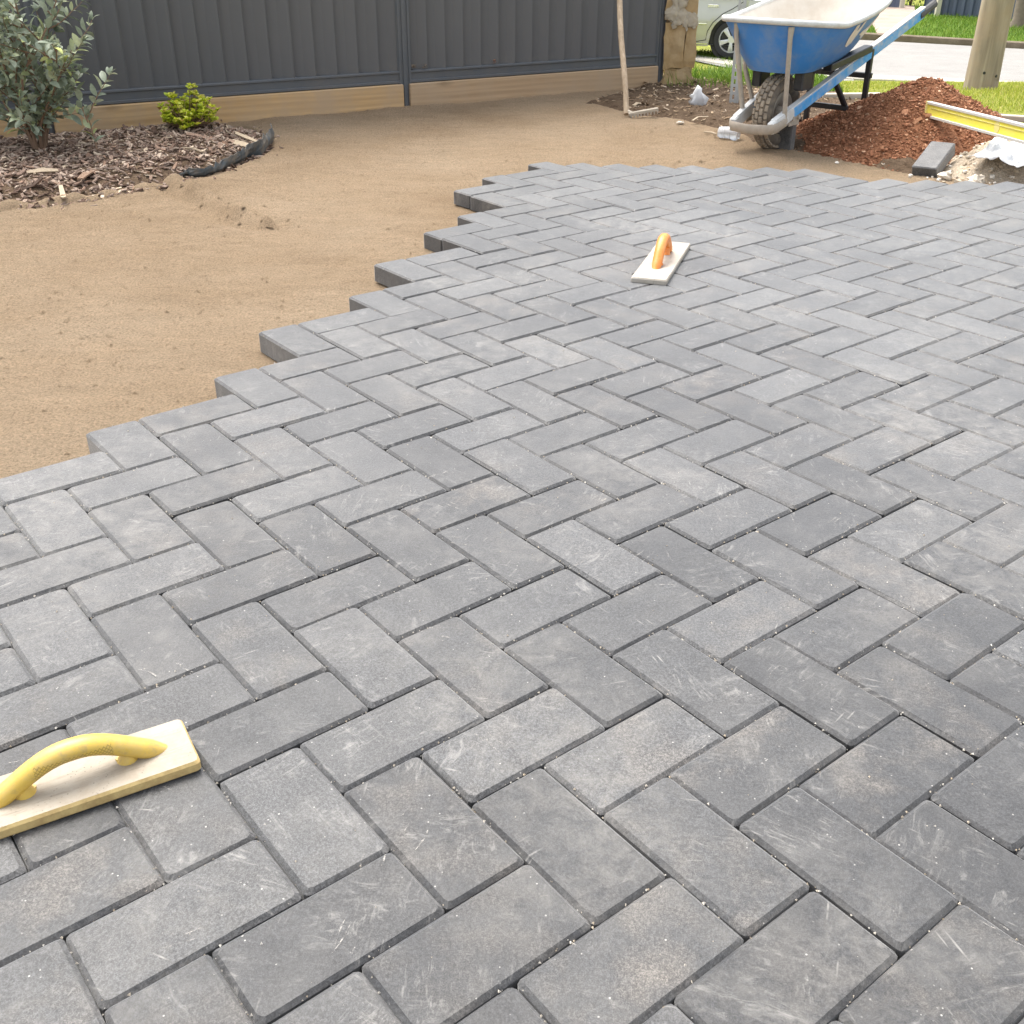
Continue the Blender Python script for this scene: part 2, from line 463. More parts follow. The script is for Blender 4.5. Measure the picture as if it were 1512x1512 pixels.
M['rail'] = basic('fence_rail_steel', (0.095, 0.106, 0.118), 0.45, 0, 0.12, 6, 0.03, (0.16, 0.14, 0.12), 0.35, 5)
M['stone'] = basic('sandstone', (0.40, 0.27, 0.125), 0.9, 0, 0.28, 22, 0.9, (0.50, 0.39, 0.24), 0.7, 6)
M['mortar'] = basic('rough_mortar', (0.47, 0.42, 0.33), 0.95, 0, 0.25, 30, 0.9, (0.36, 0.27, 0.16), 0.6, 9)
M['galv'] = basic('galvanised_steel', (0.50, 0.53, 0.54), 0.42, 0.55, 0.15, 12, 0.05, (0.42, 0.40, 0.36), 0.4, 14)
M['dark'] = basic('dark_gap', (0.02, 0.02, 0.02), 0.9, 0, 0.1, 10, 0)
M['blue'] = basic('barrow_blue_paint', (0.040, 0.225, 0.62), 0.42, 0, 0.12, 4, 0.10, (0.30, 0.36, 0.42), 0.42, 9)
M['blue_l'] = basic('handle_blue_paint', (0.05, 0.34, 0.74), 0.42, 0, 0.10, 5, 0.05, (0.55, 0.57, 0.57), 0.75, 14)
M['concrete_white'] = basic('barrow_dried_concrete', (0.60, 0.56, 0.49), 0.8, 0, 0.16, 9, 0.35, (0.44, 0.36, 0.27), 0.55, 5)
M['rimwhite'] = basic('barrow_worn_rim', (0.66, 0.67, 0.66), 0.55, 0, 0.12, 20, 0.15, (0.44, 0.42, 0.38), 0.6, 15)
M['mudsteel'] = basic('muddy_steel', (0.40, 0.35, 0.29), 0.75, 0.1, 0.2, 40, 0.3, (0.52, 0.47, 0.40), 0.7, 22)
M['black'] = basic('black_steel', (0.018, 0.020, 0.026), 0.4, 0, 0.15, 10, 0.03, (0.09, 0.08, 0.07), 0.3, 14)
M['rubber'] = basic('dusty_rubber', (0.12, 0.105, 0.088), 0.9, 0, 0.25, 40, 0.2, (0.30, 0.24, 0.175), 0.85, 16)
M['rubber_tread'] = basic('sandy_tread', (0.36, 0.295, 0.22), 0.95, 0, 0.25, 60, 0.3, (0.12, 0.10, 0.085), 0.7, 24)
M['grip'] = basic('grip_rubber', (0.07, 0.068, 0.066), 0.7, 0, 0.15, 30, 0.1)
M['decal'] = basic('worn_decal', (0.80, 0.78, 0.74), 0.6, 0, 0.1, 30, 0.05, (0.60, 0.54, 0.45), 0.6, 26)
def blade_mat(name, col, stain):
    t = NT(name); p = t.obj
    c = t.mix(t.ramp(t.noise(p, 13, 6, 0.75, 0.5), [(0.40, 0), (0.70, 0.75)]), col, stain)
    st = t.noise(t.map(p, (14, 120, 20), (0, 0, 0.2)), 1.0, 4, 0.7)
    c = t.mix(t.ramp(st, [(0.56, 0), (0.70, 0.5)]), c, tuple(q * 0.62 for q in stain))
    c = t.mix(t.math('MULTIPLY', t.ramp(t.vor(p, 190), [(0.12, 1), (0.22, 0)]), t.ramp(t.noise(p, 35, 3), [(0.52, 0), (0.62, 0.8)])), c, (0.12, 0.10, 0.08))
    return t.done(c, 0.65, 0, t.bump(t.noise(p, 90, 5, 0.7), 0.3, 0.0015), 0.35)
M['f_blade'] = blade_mat('float_blade_plastic', (0.36, 0.322, 0.262), (0.26, 0.213, 0.155))
M['f_edge'] = basic('float_edge_yellow', (0.58, 0.43, 0.18), 0.65, 0, 0.16, 50, 0.3, (0.33, 0.205, 0.08), 0.75, 40)
def grip_mat(name, col, dust, knurl=None):
    t = NT(name); p = t.obj
    c = t.mix(t.ramp(t.noise(p, 18, 5, 0.7), [(0.45, 0), (0.72, 0.55)]), col, dust)
    c = t.mix(t.ramp(t.noise(p, 55, 5, 0.75), [(0.52, 0), (0.70, 0.55)]), c, tuple(q * 0.55 for q in dust))
    h = t.noise(p, 120, 3)
    if knurl is not None:
        # cross-hatched grip panel on the camera-side flank
        x0, zt = knurl
        sx = t.n('SeparateXYZ'); t.l(p, sx.inputs[0])
        ln = [t.math('SINE', t.math('ADD', t.math('MULTIPLY', sx.outputs[0], 1250.0), t.math('MULTIPLY', sx.outputs[2], q))) for q in (1150.0, -1150.0)]
        pat = t.ramp(t.math('MAXIMUM', ln[0], ln[1]), [(0.55, 0), (0.95, 1)])
        mk = t.math('MULTIPLY', t.math('LESS_THAN', t.math('ABSOLUTE', t.math('SUBTRACT', sx.outputs[0], x0)), 0.046), t.math('LESS_THAN', sx.outputs[2], zt))
        mk = t.math('MULTIPLY', mk, t.math('LESS_THAN', sx.outputs[1], 0.0))
        pat = t.math('MULTIPLY', pat, mk)
        c = t.mix(t.math('MULTIPLY', pat, 0.75), c, tuple(q * 0.38 for q in col))
    return t.done(c, 0.42, 0, t.bump(h, 0.12, 0.001), 0.5)
M['f_yellow'] = grip_mat('float_handle_yellow', (0.62, 0.42, 0.075), (0.52, 0.41, 0.24), (0.058, 0.0578))
M['f_orange'] = grip_mat('float_handle_orange', (0.80, 0.23, 0.03), (0.84, 0.50, 0.20))
M['f_knurl'] = basic('float_handle_knurl', (0.52, 0.33, 0.045), 0.6, 0, 0.2, 80, 0.2)
M['f_white'] = blade_mat('float_blade_white', (0.44, 0.405, 0.35), (0.34, 0.285, 0.215))
M['lv_alu'] = basic('level_aluminium', (0.70, 0.68, 0.63), 0.4, 0.25, 0.07, 30, 0.05)
M['lv_yellow'] = basic('level_yellow', (0.90, 0.80, 0.10), 0.4, 0, 0.05, 10, 0.02, (0.82, 0.74, 0.30), 0.4, 9)
M['lv_cap'] = basic('level_end_cap', (0.78, 0.68, 0.25), 0.5, 0, 0.06, 20, 0.05)
M['car'] = basic('car_paint_champagne', (0.47, 0.47, 0.435), 0.28, 0.35, 0.03, 3, 0, None, 0, 8, 0.6)
M['glass'] = basic('car_glass', (0.02, 0.025, 0.028), 0.08, 0, 0.02, 3, 0, None, 0, 8, 0.8)
M['alloy'] = basic('wheel_alloy', (0.62, 0.63, 0.63), 0.35, 0.5, 0.05, 20, 0)
M['tyre'] = basic('car_tyre', (0.028, 0.028, 0.030), 0.85, 0, 0.2, 30, 0.1)
M['trim'] = basic('car_dark_trim', (0.03, 0.03, 0.03), 0.6, 0, 0.1, 30, 0)
M['taillight'] = basic('car_tail_light', (0.45, 0.03, 0.03), 0.2, 0, 0.1, 30, 0)
M['chrome'] = basic('car_bright_trim', (0.65, 0.66, 0.63), 0.2, 0.8, 0.03, 20, 0)
M['farfence'] = basic('far_fence_blue', (0.105, 0.125, 0.185), 0.55, 0, 0.12, 3, 0.05)
M['cream'] = basic('cream_post', (0.60, 0.55, 0.44), 0.7, 0, 0.1, 8, 0.1)
M['plastic'] = basic('white_plastic_sheet', (0.66, 0.67, 0.68), 0.6, 0, 0.06, 14, 0.2, (0.55, 0.52, 0.47), 0.35, 10)
M['mat_fabric'] = basic('weed_mat_plastic', (0.060, 0.074, 0.082), 0.7, 0, 0.3, 20, 0.3, (0.22, 0.18, 0.13), 0.8, 11)
M['terracotta'] = basic('terracotta_shard', (0.44, 0.19, 0.09), 0.85, 0, 0.2, 30, 0.3)
M['stick'] = basic('dry_stick', (0.46, 0.37, 0.26), 0.9, 0, 0.25, 50, 0.3)
def clear_mat():
    t = NT('clear_cup_plastic')
    t.b.inputs['Transmission Weight'].default_value = 0.55
    t.b.inputs['IOR'].default_value = 1.3
    return t.done(t.mix(t.noise(t.obj, 30, 4), (0.74, 0.78, 0.82), (0.92, 0.94, 0.96)), 0.18)
M['clear'] = clear_mat()

# ================================================================== GROUND
def grid(name, mat, x0, x1, y0, y1, step, zf, keep=None, smooth=True):
    nx, ny = int((x1 - x0) / step) + 1, int((y1 - y0) / step) + 1
    mb = MB(); idx = {}
    for j in range(ny):
        for i in range(nx):
            x, y = x0 + i * step, y0 + j * step
            if keep and not keep(x, y): continue
            idx[i, j] = len(mb.v); mb.v.append((x, y, zf(x, y)))
    for j in range(ny - 1):
        for i in range(nx - 1):
            q = [(i, j), (i + 1, j), (i + 1, j + 1), (i, j + 1)]
            if all(k in idx for k in q): mb.f.append(tuple(idx[k] for k in q)); mb.mi.append(0)
    return mb.build(name, mat, None, smooth)

# fence line
POST = G(597, 157, SAND); POST.z = 0
FDIR = Vector((cos(radians(30.6)), sin(radians(30.6)), 0)); FN = Vector((FDIR.y, -FDIR.x, 0))   # FN faces the camera side
def fside(x, y): return (Vector((x, y, 0)) - POST).dot(FN)
def fat(s, n=0, z=0): return POST + FDIR * s + FN * n + Vector((0, 0, z))

# verge, yards and everything out to the horizon (one sheet, coarser with distance)
xs = [-400, -150, -60, -25, -12] + [-8 + 0.4 * i for i in range(56)] + [15, 18, 22, 30, 60, 150, 400]
ys = [-30, -10, -4, 0, 3] + [5 + 0.3 * i for i in range(50)] + [20.5, 22, 25, 30, 40, 60, 100, 200, 500, 900]
mb = MB()
for y in ys:
    for x in xs:
        z = gz(x, y)
        if y < 5.8: z = min(z, -0.16)
        elif y < 8.6 and z > -0.08: z -= 0.03 * (1 - sstep(1.6, 2.4, x)) + 0.012
        z += 0.02 * N(x * 0.8, y * 0.8) if 6 < y < 17 else 0
        mb.v.append((x, y, z))
nx = len(xs)
for j in range(len(ys) - 1):
    for i in range(nx - 1):
        mb.f.append((j * nx + i, j * nx + i + 1, (j + 1) * nx + i + 1, (j + 1) * nx + i)); mb.mi.append(0)
tag(mb.build('ground', M['verge'], None, True), kind='structure')

# sand bed: screeded bedding sand with drag marks
BED = [G(u, v, -0.03)[:2] for u, v in [(-420, 380), (-200, 338), (-60, 312), (0, 303), (70, 296), (140, 287), (265, 262), (335, 245), (385, 224), (402, 208), (392, 192), (360, 180)]]
BED += [fat(-1.35, 0.04)[:2], fat(-5.0, 0.04)[:2]]
SOIL = [G(u, v, SAND)[:2] for u, v in [(835, 153), (870, 156), (905, 166), (935, 172), (990, 176), (1040, 188), (1085, 199), (1120, 214), (1170, 226), (1215, 232), (1290, 250), (1345, 259), (1400, 262), (1450, 272), (1512, 275), (1700, 290), (1740, 220), (1512, 190)]]
SOIL += [(3.2, 7.0), (2.6, 7.4), (2.0, 7.9), (1.55, 8.3), (1.0, 8.3)]
RIDGE1 = [G(u, v, SAND)[:2] for u, v in [(262, 280), (300, 294), (335, 312), (365, 326), (392, 331)]]
RIDGE2 = [G(u, v, SAND)[:2] for u, v in [(-40, 312), (30, 305), (130, 292), (200, 279), (268, 264)]]
RIDGE3 = [G(u, v, SAND)[:2] for u, v in [(210, 272), (240, 279), (272, 279)]]
def sandz(x, y):
    z = SAND + 0.010 * N(x * 1.1, y * 1.1, 3) + 0.004 * N(x * 5, y * 5, 9)
    far = sstep(3.0, 4.2, y - 0.28 * x)
    lump = N(x * 13, y * 13, 2)
    z += 0.0045 * lump + 0.006 * N(x * 27, y * 27, 5) * (0.6 + 0.8 * N(x * 1.7, y * 1.7, 4))
    pt_ = max(0.15, 0.6 + 1.3 * N(x * 0.9, y * 0.9, 12))          # raked rough here, trowelled smooth there
    z += pt_ * (0.0062 * N(x * 34, y * 46, 1) + 0.0040 * N(x * 66, y * 80, 6))
    dp = (Vector((x, y, 0)) - POST).dot(FN)
    z += 0.010 * (1 - sstep(0.0, 0.4, dp)) * (0.2 + 1.2 * N(x * 3, y * 3))
    d = segd(x, y, RIDGE1, False)
    if d < 0.12: z += (0.050 * math.exp(-(d / 0.030) ** 2) - 0.018 * math.exp(-((d - 0.07) / 0.025) ** 2)) * (0.8 + 0.7 * N(x * 14, y * 14))
    d = segd(x, y, RIDGE2, False)
    if d < 0.16: z += 0.055 * math.exp(-(d / 0.045) ** 2) * (0.8 + 0.7 * N(x * 9, y * 9))
    d = segd(x, y, RIDGE3, False)
    if d < 0.05: z -= 0.01 * math.exp(-(d / 0.012) ** 2)
    return z
def pave_in(x, y):
    # lattice coords
    dx = cos(LROT) * x + sin(LROT) * y; dy = -sin(LROT) * x + cos(LROT) * y
    return (dx + LX) / LAT, (dy + LY) / LAT
EDGE = [(-14, -2), (-6, 7), (0, 11.5), (3, 12.5), (6, 13.3), (8, 15), (11, 16.3), (13, 18), (16, 20), (18, 21.2), (20, 23.6), (22, 25), (25, 26.3), (29, 22.5), (33, 18.2), (40, 10.5), (52, -2), (30, -30), (0, -20)]
def sandz2(x, y):
    a, b = pave_in(x, y)
    if inpoly(a, b, EDGE): z = SAND - 0.006
    else:
        z = sandz(x, y)
        d = segd(a, b, EDGE) * LAT
        k = sstep(0.0, 0.25, d)
        z = SAND - 0.003 + (z - SAND + 0.003) * (0.35 + 0.65 * k)
    if inpoly(x, y, SOIL): z -= 0.05 * sstep(0.0, 0.3, segd(x, y, SOIL))
    if inpoly(x, y, BED): z -= 0.03
    return z
tag(grid('sand_bed', M['sand'], -4.3, 3.4, 0.6, 8.2, 0.014, sandz2,
         lambda x, y: fside(x, y) > -0.04 and (y < 7.6 or x < 0.9) and not (x > 1.25 and y > 5.75) and not (x > 2.3 and y > 5.2) and (abs(x) < 0.62 * y + 1.2) and not (y < 1.3 and x > 0.2)), kind='structure')

# dark soil along the edge of the sand
def soilz(x, y):
    d = segd(x, y, SOIL)
    b = SAND - 0.03 + 0.055 * sstep(0.0, 0.22, d)
    b += 0.016 * N(x * 6, y * 6, 1) + 0.012 * N(x * 17, y * 17, 4) + 0.007 * N(x * 40, y * 40)
    return b + min(0, gz(x, y) - SAND) 
tag(grid('soil', M['soil'], 0.2, 4.2, 4.2, 8.3, 0.026, soilz, lambda x, y: inpoly(x, y, SOIL) and fside(x, y) > -0.6), kind='structure')
def bedz(x, y):
    d = segd(x, y, BED)
    return SAND - 0.012 + 0.055 * sstep(0.0, 0.28, d) + 0.010 * N(x * 5, y * 5) + 0.006 * N(x * 19, y * 19)
tag(grid('garden_bed', M['soil'], -5.6, -0.9, 3.4, 7.6, 0.04, bedz, lambda x, y: inpoly(x, y, BED)), kind='structure')

# street, far side
def sheet(name, mat, pts, z, parent=None, kind='structure'):
    mb = MB(); mb.add([(p[0], p[1], z) for p in pts], [tuple(range(len(pts)))])
    return tag(mb.build(name, mat, parent), kind=kind)
def gpt(u, v, z=STREET): return G(u, v, z)
road_near = [(1120, 66), (1180, 88), (1235, 114), (1262, 117.5), (1300, 119), (1400, 122), (1512, 128), (1700, 138), (2100, 165)]
road_far = [(2100, 108), (1700, 84), (1512, 74), (1400, 67.5), (1300, 62), (1200, 57), (1050, 50), (700, 40)]
sheet('road', M['asphalt'], [gpt(*p) for p in road_near + road_far] + [gpt(700, 50)], STREET + 0.02)
def ribbon(name, mat, line, width, h, z0=STREET, step=True):
    # kerb: a raised strip along a line of ground points
    P = [gpt(*p) for p in line]; mb = MB()
    for i, p in enumerate(P):
        t = (P[min(i + 1, len(P) - 1)] - P[max(i - 1, 0)]); t.z = 0; t.normalize(); n = Vector((-t.y, t.x, 0))
        for q, zz in ((-width / 2, -0.05), (-width / 2, h - 0.015), (-width / 2 + 0.02, h), (width / 2 - 0.02, h), (width / 2, h - 0.015), (width / 2, -0.05)):
            mb.v.append(tuple(p + n * q + Vector((0, 0, zz))))
    for i in range(len(P) - 1):
        for k in range(5):
            mb.f.append((i * 6 + k, (i + 1) * 6 + k, (i + 1) * 6 + k + 1, i * 6 + k + 1)); mb.mi.append(0)
    return tag(mb.build(name, mat), kind='structure')
NEARK = [(900, 70), (960, 78), (1023, 87), (1064, 94), (1104, 100.5), (1150, 107), (1200, 112.5), (1260, 117), (1320, 119.5), (1400, 122.5), (1512, 128.5), (1700, 139)]
ribbon('kerb', M['kerb'], NEARK, 0.42, 0.05)
sheet('footpath', M['asphalt'], [gpt(u, v + 0.6) for u, v in NEARK[:8]] + [gpt(u, v + 14 - 2.0 * k) for k, (u, v) in enumerate(reversed(NEARK[:8]))], STREET + 0.024)
ribbon('far_kerb', M['kerb_dark'], [(1150, 52), (1250, 57), (1320, 61), (1400, 66), (1512, 73), (1700, 83), (2100, 106)], 0.2, 0.13)
sheet('far_verge', M['far_verge'], [gpt(u, v) for u, v in [(1150, 51.5), (1320, 60.5), (1512, 72.5), (2100, 105.5), (2100, 60), (1700, 36), (1512, 24), (1330, 14), (1150, 5)]], STREET + 0.10)
sheet('driveway', M['drive'], [gpt(u, v, STREET + 0.11) for u, v in [(1296, 52), (1326, 53), (1352, 24), (1350, 8), (1300, 8), (1280, 20)]], STREET + 0.115)

# ================================================================== PAVING
HMIN = {12: 1, 16: 4, 20: 7, 24: 9, 28: 12, 32: 14, 36: 16, 40: 19, 44: 20, 48: 23}
VMIN = {10: 0, 14: 3, 18: 6, 22: 8, 26: 11, 30: 13, 34: 16, 38: 18, 42: 20, 46: 22, 50: 25}
def paver_mesh(var):
    rr = random.Random(100 + var)
    L, W, T = 0.2287, 0.1137, 0.054
    ch, rad = 0.0054, 0.0070
    def ring(off, z, rad):
        x, y = L / 2 - off, W / 2 - off
        out = []
        for cx, cy, a0 in ((x - rad, y - rad, 0), (-x + rad, y - rad, 90), (-x + rad, -y + rad, 180), (x - rad, -y + rad, 270)):
            for k in range(3):
                a = radians(a0 + 45 * k)
                out.append([cx + rad * cos(a), cy + rad * sin(a), z])
        return out
    r0, r1, r2 = ring(0, -T, rad), ring(0, -0.0048, rad), ring(ch, 0, rad * 0.9)
    for p in r1: p[2] += rr.uniform(-0.0006, 0.0006)
    for p in r2: p[0] += rr.uniform(-0.0007, 0.0007); p[1] += rr.uniform(-0.0007, 0.0007)
    vs = r0 + r1 + r2; fs = []
    for k in range(2):
        for i in range(12):
            j = (i + 1) % 12
            fs.append((k * 12 + i, k * 12 + j, k * 12 + 12 + j, k * 12 + 12 + i))
    fs.append(tuple(range(24, 36)))
    return vs, fs
PV = [paver_mesh(i) for i in range(8)]
PMESH = []
for vs, fs in PV:
    q = MB(); q.add(vs, fs); PMESH.append(q.mesh('paver', M['paver']))
bricks = []
for c in range(-80, 54, 2):
    horiz = c % 4 == 0
    for x in range(-45, 60):
        y = c - x
        mn = (HMIN if horiz else VMIN).get(c, -99 if c < 10 else 99)
        if x < mn: continue
        if c == 50 and x > 32: continue
        if c < 10 and x - y < -14.5: continue
        cx, cy = (x + 1, y + 0.5) if horiz else (x + 0.5, y + 1)
        p = lat(cx, cy); s = pix(p)
        if not s: continue
        u, v, z = s
        if not (-330 < u < 1900 and 200 < v < 2150): continue
        bricks.append((z, u, v, p, horiz))
bricks.sort(key=lambda b: (not (-90 < b[1] < 1600 and b[2] < 1660), b[0]))
paving = thing('paving', 'charcoal chamfered concrete pavers laid in herringbone on sand', 'paving')
del paving['category']
paving['kind'] = 'structure'
field = MB()
R2 = random.Random(5)
for i, (z, u, v, p, horiz) in enumerate(bricks):
    rz = LROT + (0 if horiz else pi / 2) + (pi if R2.random() < 0.5 else 0) + R2.gauss(0, 0.0035)
    rot = Matrix.Rotation(rz, 4, 'Z') @ Matrix.Rotation(R2.gauss(0, 0.0045), 4, 'X') @ Matrix.Rotation(R2.gauss(0, 0.003), 4, 'Y')
    loc = p + Vector((R2.gauss(0, 0.0007), R2.gauss(0, 0.0007), R2.gauss(0, 0.0009)))
    k = R2.randrange(8)
    if i < 300:
        o = bpy.data.objects.new('paver', PMESH[k]); COL.objects.link(o)
        o.parent = paving
        o.matrix_local = Matrix.Translation(loc) @ rot
    else:
        mt = Matrix.Translation(loc) @ rot
        field.add([mt @ Vector(q) for q in PV[k][0]], PV[k][1])
tag(field.build('paver_field', M['paver_far'], paving), 'the more distant pavers of the herringbone field', kind='stuff')

# pale grit caught in the joints and lying on the pavers
grit = MB()
for z, u, v, p, horiz in bricks:
    if z > 3.6 or not (-60 < u < 1580): continue
    for _ in range(26 if z < 2.2 else 14):
        L, W = (0.1145, 0.0572)
        side = R2.random()
        if side < 0.8:
            if R2.random() < 0.6: a, b = R2.uniform(-L, L), R2.choice((-1, 1)) * (W + R2.gauss(0, 0.0022))
            else: a, b = R2.choice((-1, 1)) * (L + R2.gauss(0, 0.0022)), R2.uniform(-W, W)
            zz = -0.002 + R2.uniform(-0.002, 0.001)
        else:
            a, b = R2.uniform(-L, L), R2.uniform(-W, W); zz = 0.0
        if R2.random() < 0.25: continue
        an = LROT + (0 if horiz else pi / 2)
        x, y = p.x + a * cos(an) - b * sin(an), p.y + a * sin(an) + b * cos(an)
        s = min(0.0019, abs(R2.gauss(0, 0.0009)) + 0.0005)
        t0 = R2.uniform(0, 6.28)
        vs = [(x + s * 1.2 * cos(t0 + k * 2.09) * R2.uniform(.6, 1.3), y + s * 1.2 * sin(t0 + k * 2.09) * R2.uniform(.6, 1.3), zz - 0.0005) for k in range(3)] + [(x, y, zz + s * 1.1)]
        grit.add(vs, [(0, 1, 3), (1, 2, 3), (2, 0, 3)])
tag(grit.build('joint_grit', M['grit']), 'pale sand grit caught in the paver joints', 'grit', kind='stuff')

def mark_mat():
    t = NT('scuffed_slurry')
    a = t.ramp(t.noise(t.pos, 210, 4, 0.75), [(0.46, 0.0), (0.64, 0.6)])
    tr = t.n('BsdfTransparent'); mx = t.n('MixShader')
    t.done((0.52, 0.49, 0.44), 0.8)
    t.l(a, mx.inputs[0]); t.l(tr.outputs[0], mx.inputs[1]); t.l(t.b.outputs[0], mx.inputs[2]); t.l(mx.outputs[0], t.t.nodes['Material Output'].inputs[0])
    return t.m
M['mark'] = mark_mat()
mk = MB(); R4 = random.Random(19)
def stroke(p, a, L, wd, bend):
    n_ = 7; vs = []
    for i in range(n_ + 1):
        t = i / n_; aa = a + bend * (t - 0.5)
        q = p + Vector((cos(aa), sin(aa), 0)) * (t - 0.5) * L + Vector((-sin(a), cos(a), 0)) * bend * L * 0.25 * (t - 0.5) ** 2 * 4
        ww = wd * sin(pi * (0.06 + 0.88 * t)) * R4.uniform(0.7, 1.2)
        d = Vector((-sin(aa), cos(aa), 0)) * ww / 2
        vs += [(q.x - d.x, q.y - d.y, 0.0017), (q.x + d.x, q.y + d.y, 0.0017)]
    mk.add(vs, [(2 * i, 2 * i + 1, 2 * i + 3, 2 * i + 2) for i in range(n_)])
for k in range(60):
    if k < 44: u, v = R4.uniform(520, 1480), R4.uniform(470, 860)
    else: u, v = R4.uniform(30, 1480), R4.uniform(860, 1480)
    p = G(u, v); a0 = R4.uniform(0, pi)
    for j in range(R4.choice((1, 2, 3, 4))):
        stroke(p + Vector((R4.gauss(0, 0.015), R4.gauss(0, 0.015), 0)), a0 + R4.gauss(0, 0.10), R4.uniform(0.008, 0.05), R4.uniform(0.0008, 0.0026), R4.gauss(0, 0.12))
tag(mk.build('scuff_marks', M['mark']), 'pale scuffs of dried slurry across the pavers', 'scuffs', kind='stuff')

# sand crumbs and small clods over the bedding sand
cl = MB()
R3 = random.Random(11)
n = 0
while n < 5500:
    x, y = R3.uniform(-3.2, 2.0), R3.uniform(1.2, 7.6)
    a, b = pave_in(x, y)
    if inpoly(a, b, EDGE) or inpoly(x, y, BED) or fside(x, y) < 0.05: continue
    if inpoly(x, y, SOIL) and R3.random() < 0.6: continue
    n += 1
    s = 0.0024 + abs(R3.gauss(0, 0.0032)); z = sandz2(x, y)
    if segd(x, y, RIDGE1, False) < 0.06: s *= 1.6
    vs = []
    for k in range(5):
        t0 = k * 2 * pi / 5
        vs.append((x + s * cos(t0) * R3.uniform(.7, 1.3), y + s * sin(t0) * R3.uniform(.7, 1.3), z - 0.001))
    vs.append((x + R3.uniform(-.3, .3) * s, y, z + s * R3.uniform(0.5, 0.9)))
    cl.add(vs, [(k, (k + 1) % 5, 5) for k in range(5)])
tag(cl.build('sand_clods', M['sand']), 'small clods of damp sand on the screeded bed', 'sand', kind='stuff')

# ================================================================== FENCE
fence = thing('fence', 'charcoal ribbed steel fence on timber sleepers behind the garden bed', 'fence', fat(0, 0, SAND), radians(30.6))
RAILZ = 0.135        # bottom of the rail above the sand
BAYS = [(-4.15, -2.06), (-2.06, 0.0), (0.0, 1.925)]
def fl(s, n, z): return Vector((s, -n, z))     # fence local: x along, -y to the camera side
HT = 1.85
for bi, (s0, s1) in enumerate(BAYS):
    # bottom rail: a channel with a lip and a groove
    mb = MB()
    a, b = s0 + 0.032, s1 - 0.032
    mb.box(((a + b) / 2, -0.000, RAILZ + 0.036), (b - a, 0.052, 0.072), None, 0, 0.004)
    mb.box(((a + b) / 2, -0.030, RAILZ + 0.064), (b - a, 0.010, 0.012), None, 0, 0.002)
    mb.box(((a + b) / 2, -0.030, RAILZ + 0.010), (b - a, 0.010, 0.016), None, 0, 0.002)
    mb.build('bottom_rail', M['rail'], fence)
    mb = MB(); mb.box(((a + b) / 2, 0, HT), (b - a, 0.056, 0.07), None, 0, 0.005); mb.build('top_rail', M['rail'], fence)
    # three infill sheets, saw-tooth ribs
    ns = 3; wd = (b - a) / ns; ribs = 5
    for k in range(ns):
        x0 = a + k * wd; mb = MB(); pts = []
        pw = wd / ribs
        for j in range(ribs):
            xx = x0 + j * pw
            pts += [(xx, -0.024), (xx + pw * 0.05, 0.010), (xx + pw * 0.12, 0.016), (xx + pw * 0.55, 0.002), (xx + pw * 0.92, -0.020)]
        pts.append((x0 + wd + 0.004, -0.024))
        for (px_, py_) in pts:
            mb.v += [(px_, py_, RAILZ + 0.066), (px_, py_, HT - 0.02)]
        for j in range(len(pts) - 1):
            mb.f.append((2 * j, 2 * j + 2, 2 * j + 3, 2 * j + 1)); mb.mi.append(0)
        mb.build('infill_sheet', M['steel'], fence)
    # sleeper under the rail
    mb = MB(); L = b - a + 0.02
    mb.box((0, 0, 0), (L, 0.07, 0.27), None, 0, 0.005)
    o = mb.build('sleeper', M['sleeper'] if bi < 2 else M['sleeper2'], fence, False, ((a + b) / 2, -0.018, RAILZ - 0.1365))
for s in (-4.15, -2.06, 0.0, 1.925):
    mb = MB()
    e = 0.0
    # H post made of two back to back channels, grooves facing the camera
    wv = 0.088 if s < 1.9 else 0.075
    zc, hh = 0.93, 2.06
    mb.box((s, 0, zc), (wv, 0.060, hh), None, 0, 0.006)
    for q in (-0.36, -0.06, 0.06, 0.36):
        mb.box((s + q * wv, -0.0325, zc), (wv * 0.16, 0.007, hh - 0.01), None, 0, 0.002)
    mb.build('post', M['rail'], fence)

# dry leaves caught on the bottom rail
for (u, v, sz, lab, mt) in [(613, 106, 0.045, 'pale curled dry leaf caught beside the fence post on the rail', 'litter'), (628, 108, 0.035, 'small grey twiggy leaf lying flat on the fence rail', 'litter'), (717, 99, 0.035, 'reddish dry leaf lying on the fence rail', 'terracotta')]:
    s = 0.06 if u == 613 else (0.13 if u == 628 else 0.62)
    mb = MB(); rr = random.Random(u)
    for k in range(4):
        a0 = rr.uniform(0, 6.28); vs = []
        for i in range(6):
            t = i / 5
            for q in (-1, 1):
                wv = sz * 0.35 * sin(pi * (0.08 + 0.88 * t)) * q
                vs.append((cos(a0) * (t - 0.5) * sz - sin(a0) * wv, (sin(a0) * (t - 0.5) * sz + cos(a0) * wv) * 0.4, 0.004 + k * 0.006 + sz * 0.6 * abs(t - 0.5) ** 1.5 + abs(wv) * 0.5))
        mb.add(vs, [(2 * i, 2 * i + 1, 2 * i + 3, 2 * i + 2) for i in range(5)])
    o = mb.build('dry_leaf', M[mt], None, True, fat(s, 0.034, SAND + RAILZ + 0.0725)); o.rotation_euler.z = radians(30.6)
    tag(o, lab, 'leaf', 'dry leaves on the fence rail')

